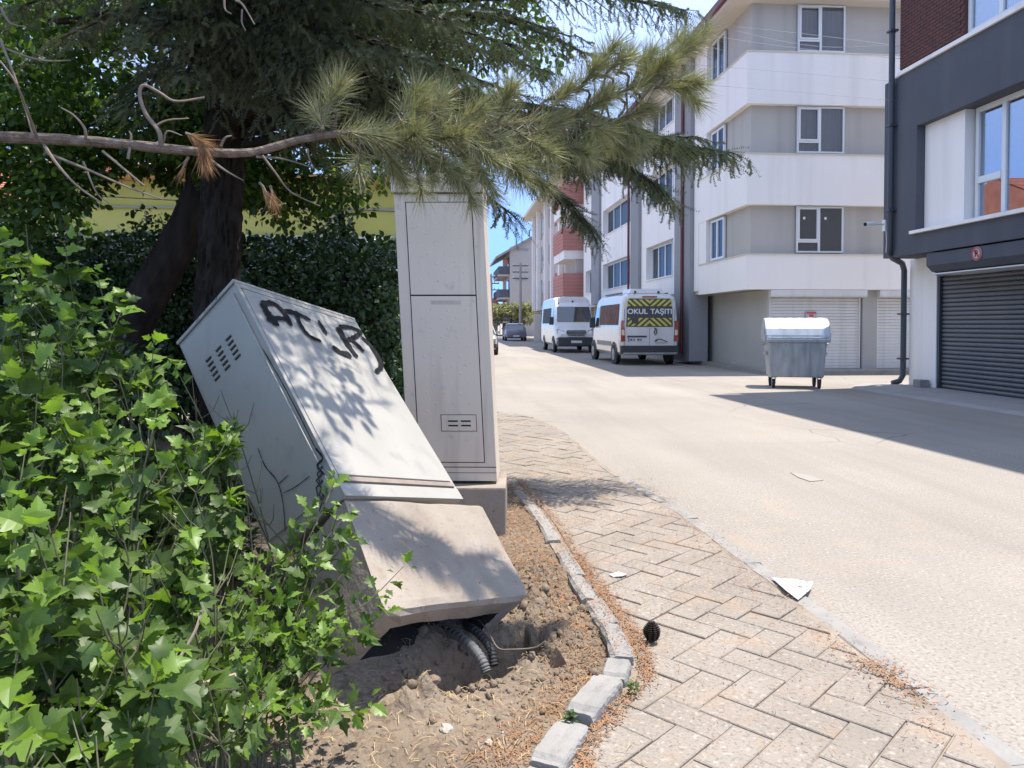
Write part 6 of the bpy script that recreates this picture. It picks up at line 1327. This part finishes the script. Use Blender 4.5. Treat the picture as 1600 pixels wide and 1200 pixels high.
lw = [(random.uniform(-6.6, -1.5), random.uniform(8.4, 9.8), random.uniform(2.95, 4.0), random.uniform(.3, .55)) for _ in range(46)] + [(random.uniform(-6.5, -4.0), random.uniform(8.4, 9.6), random.uniform(2.3, 3.0), random.uniform(.25, .4)) for _ in range(12)] + [(random.uniform(-2.4, -.9), random.uniform(8.6, 9.4), random.uniform(2.7, 3.3), random.uniform(.15, .3)) for _ in range(9)]
leaf_cloud(lw, 17000, .095, LEAFD, bpy.data.objects['broadleaf_tree'], 'hanging_foliage', young=LEAFY)
# low dark shrubs beneath the trees, left of the hedge
us = thing('undergrowth_shrub', 'dark low shrub under the leaning trunk left of the hedge', 'shrub', (-3.6, 6.2, 0))
cl = [(random.uniform(-5.5, -2.6), random.uniform(6.0, 7.6), random.uniform(.3, 1.1), random.uniform(.25, .5)) for _ in range(26)]
leaf_cloud(cl, 8000, .08, HEDGEL, us, 'foliage'); sm = MB()
for c in cl: sm.tube([(c[0], c[1], 0), (c[0], c[1], c[2])], .012, 4)
sm.build('stems', BARK, us, kind='stuff')
us = thing('undergrowth_shrub', 'low shrub added to darken the gap behind the left side of the fallen cabinet', 'shrub', (-1.6, 4.4, 0))  # shrub put in to darken the sunlit ground beside the cabinet
cl = [(random.uniform(-2.3, -1.15), random.uniform(3.7, 5.2), random.uniform(.1, .55), random.uniform(.18, .3)) for _ in range(22)]
leaf_cloud(cl, 5000, .06, LEAFD, us, 'foliage'); sm = MB()
for c in cl: sm.tube([(c[0], c[1], 0), (c[0], c[1], c[2])], .008, 4)
sm.build('stems', BARK, us, kind='stuff')
# small tree by the far cars
ft = thing('street_tree', 'yellow green tree before the far gabled block', 'tree', (6.0, 76, 0))
MB().tube([(6.0, 76, 0), (6.0, 76, 2.2)], [.16, .1], 8).build('trunk', BARK, ft)
leaf_cloud([(random.uniform(4.2, 8.6), random.uniform(75, 78), random.uniform(1.2, 3.3), random.uniform(.4, .8)) for _ in range(24)], 4200, .26, mat('street_leaf', (.20, .20, .09), .7, scale=1, col2=(.27, .26, .13), trans=.2), ft)
# weeds at the kerb joints
for i, (x, y, lb_) in enumerate(((.40, 2.53, 'tiny green weed in the joint between the two lowest bed kerb stones'), (.67, 2.72, 'tiny green weed at the outer side of the tilted bed kerb stone'))):
    cl = thing('weed', lb_, 'weed', (x, y, .02)); nn = 26; a = RNG.uniform(0, 6.28, nn)
    V_, F_ = instances(LOBED2[0], LOBED2[1], np.stack([x + .012 * np.cos(a), y + .012 * np.sin(a), RNG.uniform(.03, .07, nn)], 1), np.stack([np.cos(a), np.sin(a), RNG.uniform(.2, 1, nn)], 1), rvec(nn, .4) + np.array([0, 0, 1]), .022 * RNG.uniform(.6, 1.2, nn)); npmesh('leaves', V_, F_, LEAF, cl, kind='stuff')
# dry grass blades on the bed
def grass(n, reg, m, h0, h1):
    P = [];
    for _ in range(n): x, y = reg(); P.append((x, y, soil_z(x, y)))
    V_, F_ = instances(np.array([(-.5, 0, 0), (.5, 0, 0), (0, 1, .2)], float), np.array([(0, 1, 2)]), P, rvec(n, .6) + np.array([0, 0, .8]), rvec(n), np.stack([np.full(n, .002), RNG.uniform(h0, h1, n), RNG.uniform(h0, h1, n)], 1)); npmesh('dry_grass', V_, F_, m, kind='stuff')
grass(900, lambda: (random.uniform(-.9, .62), random.uniform(2.1, 4.3)), STRAW, .02, .06)
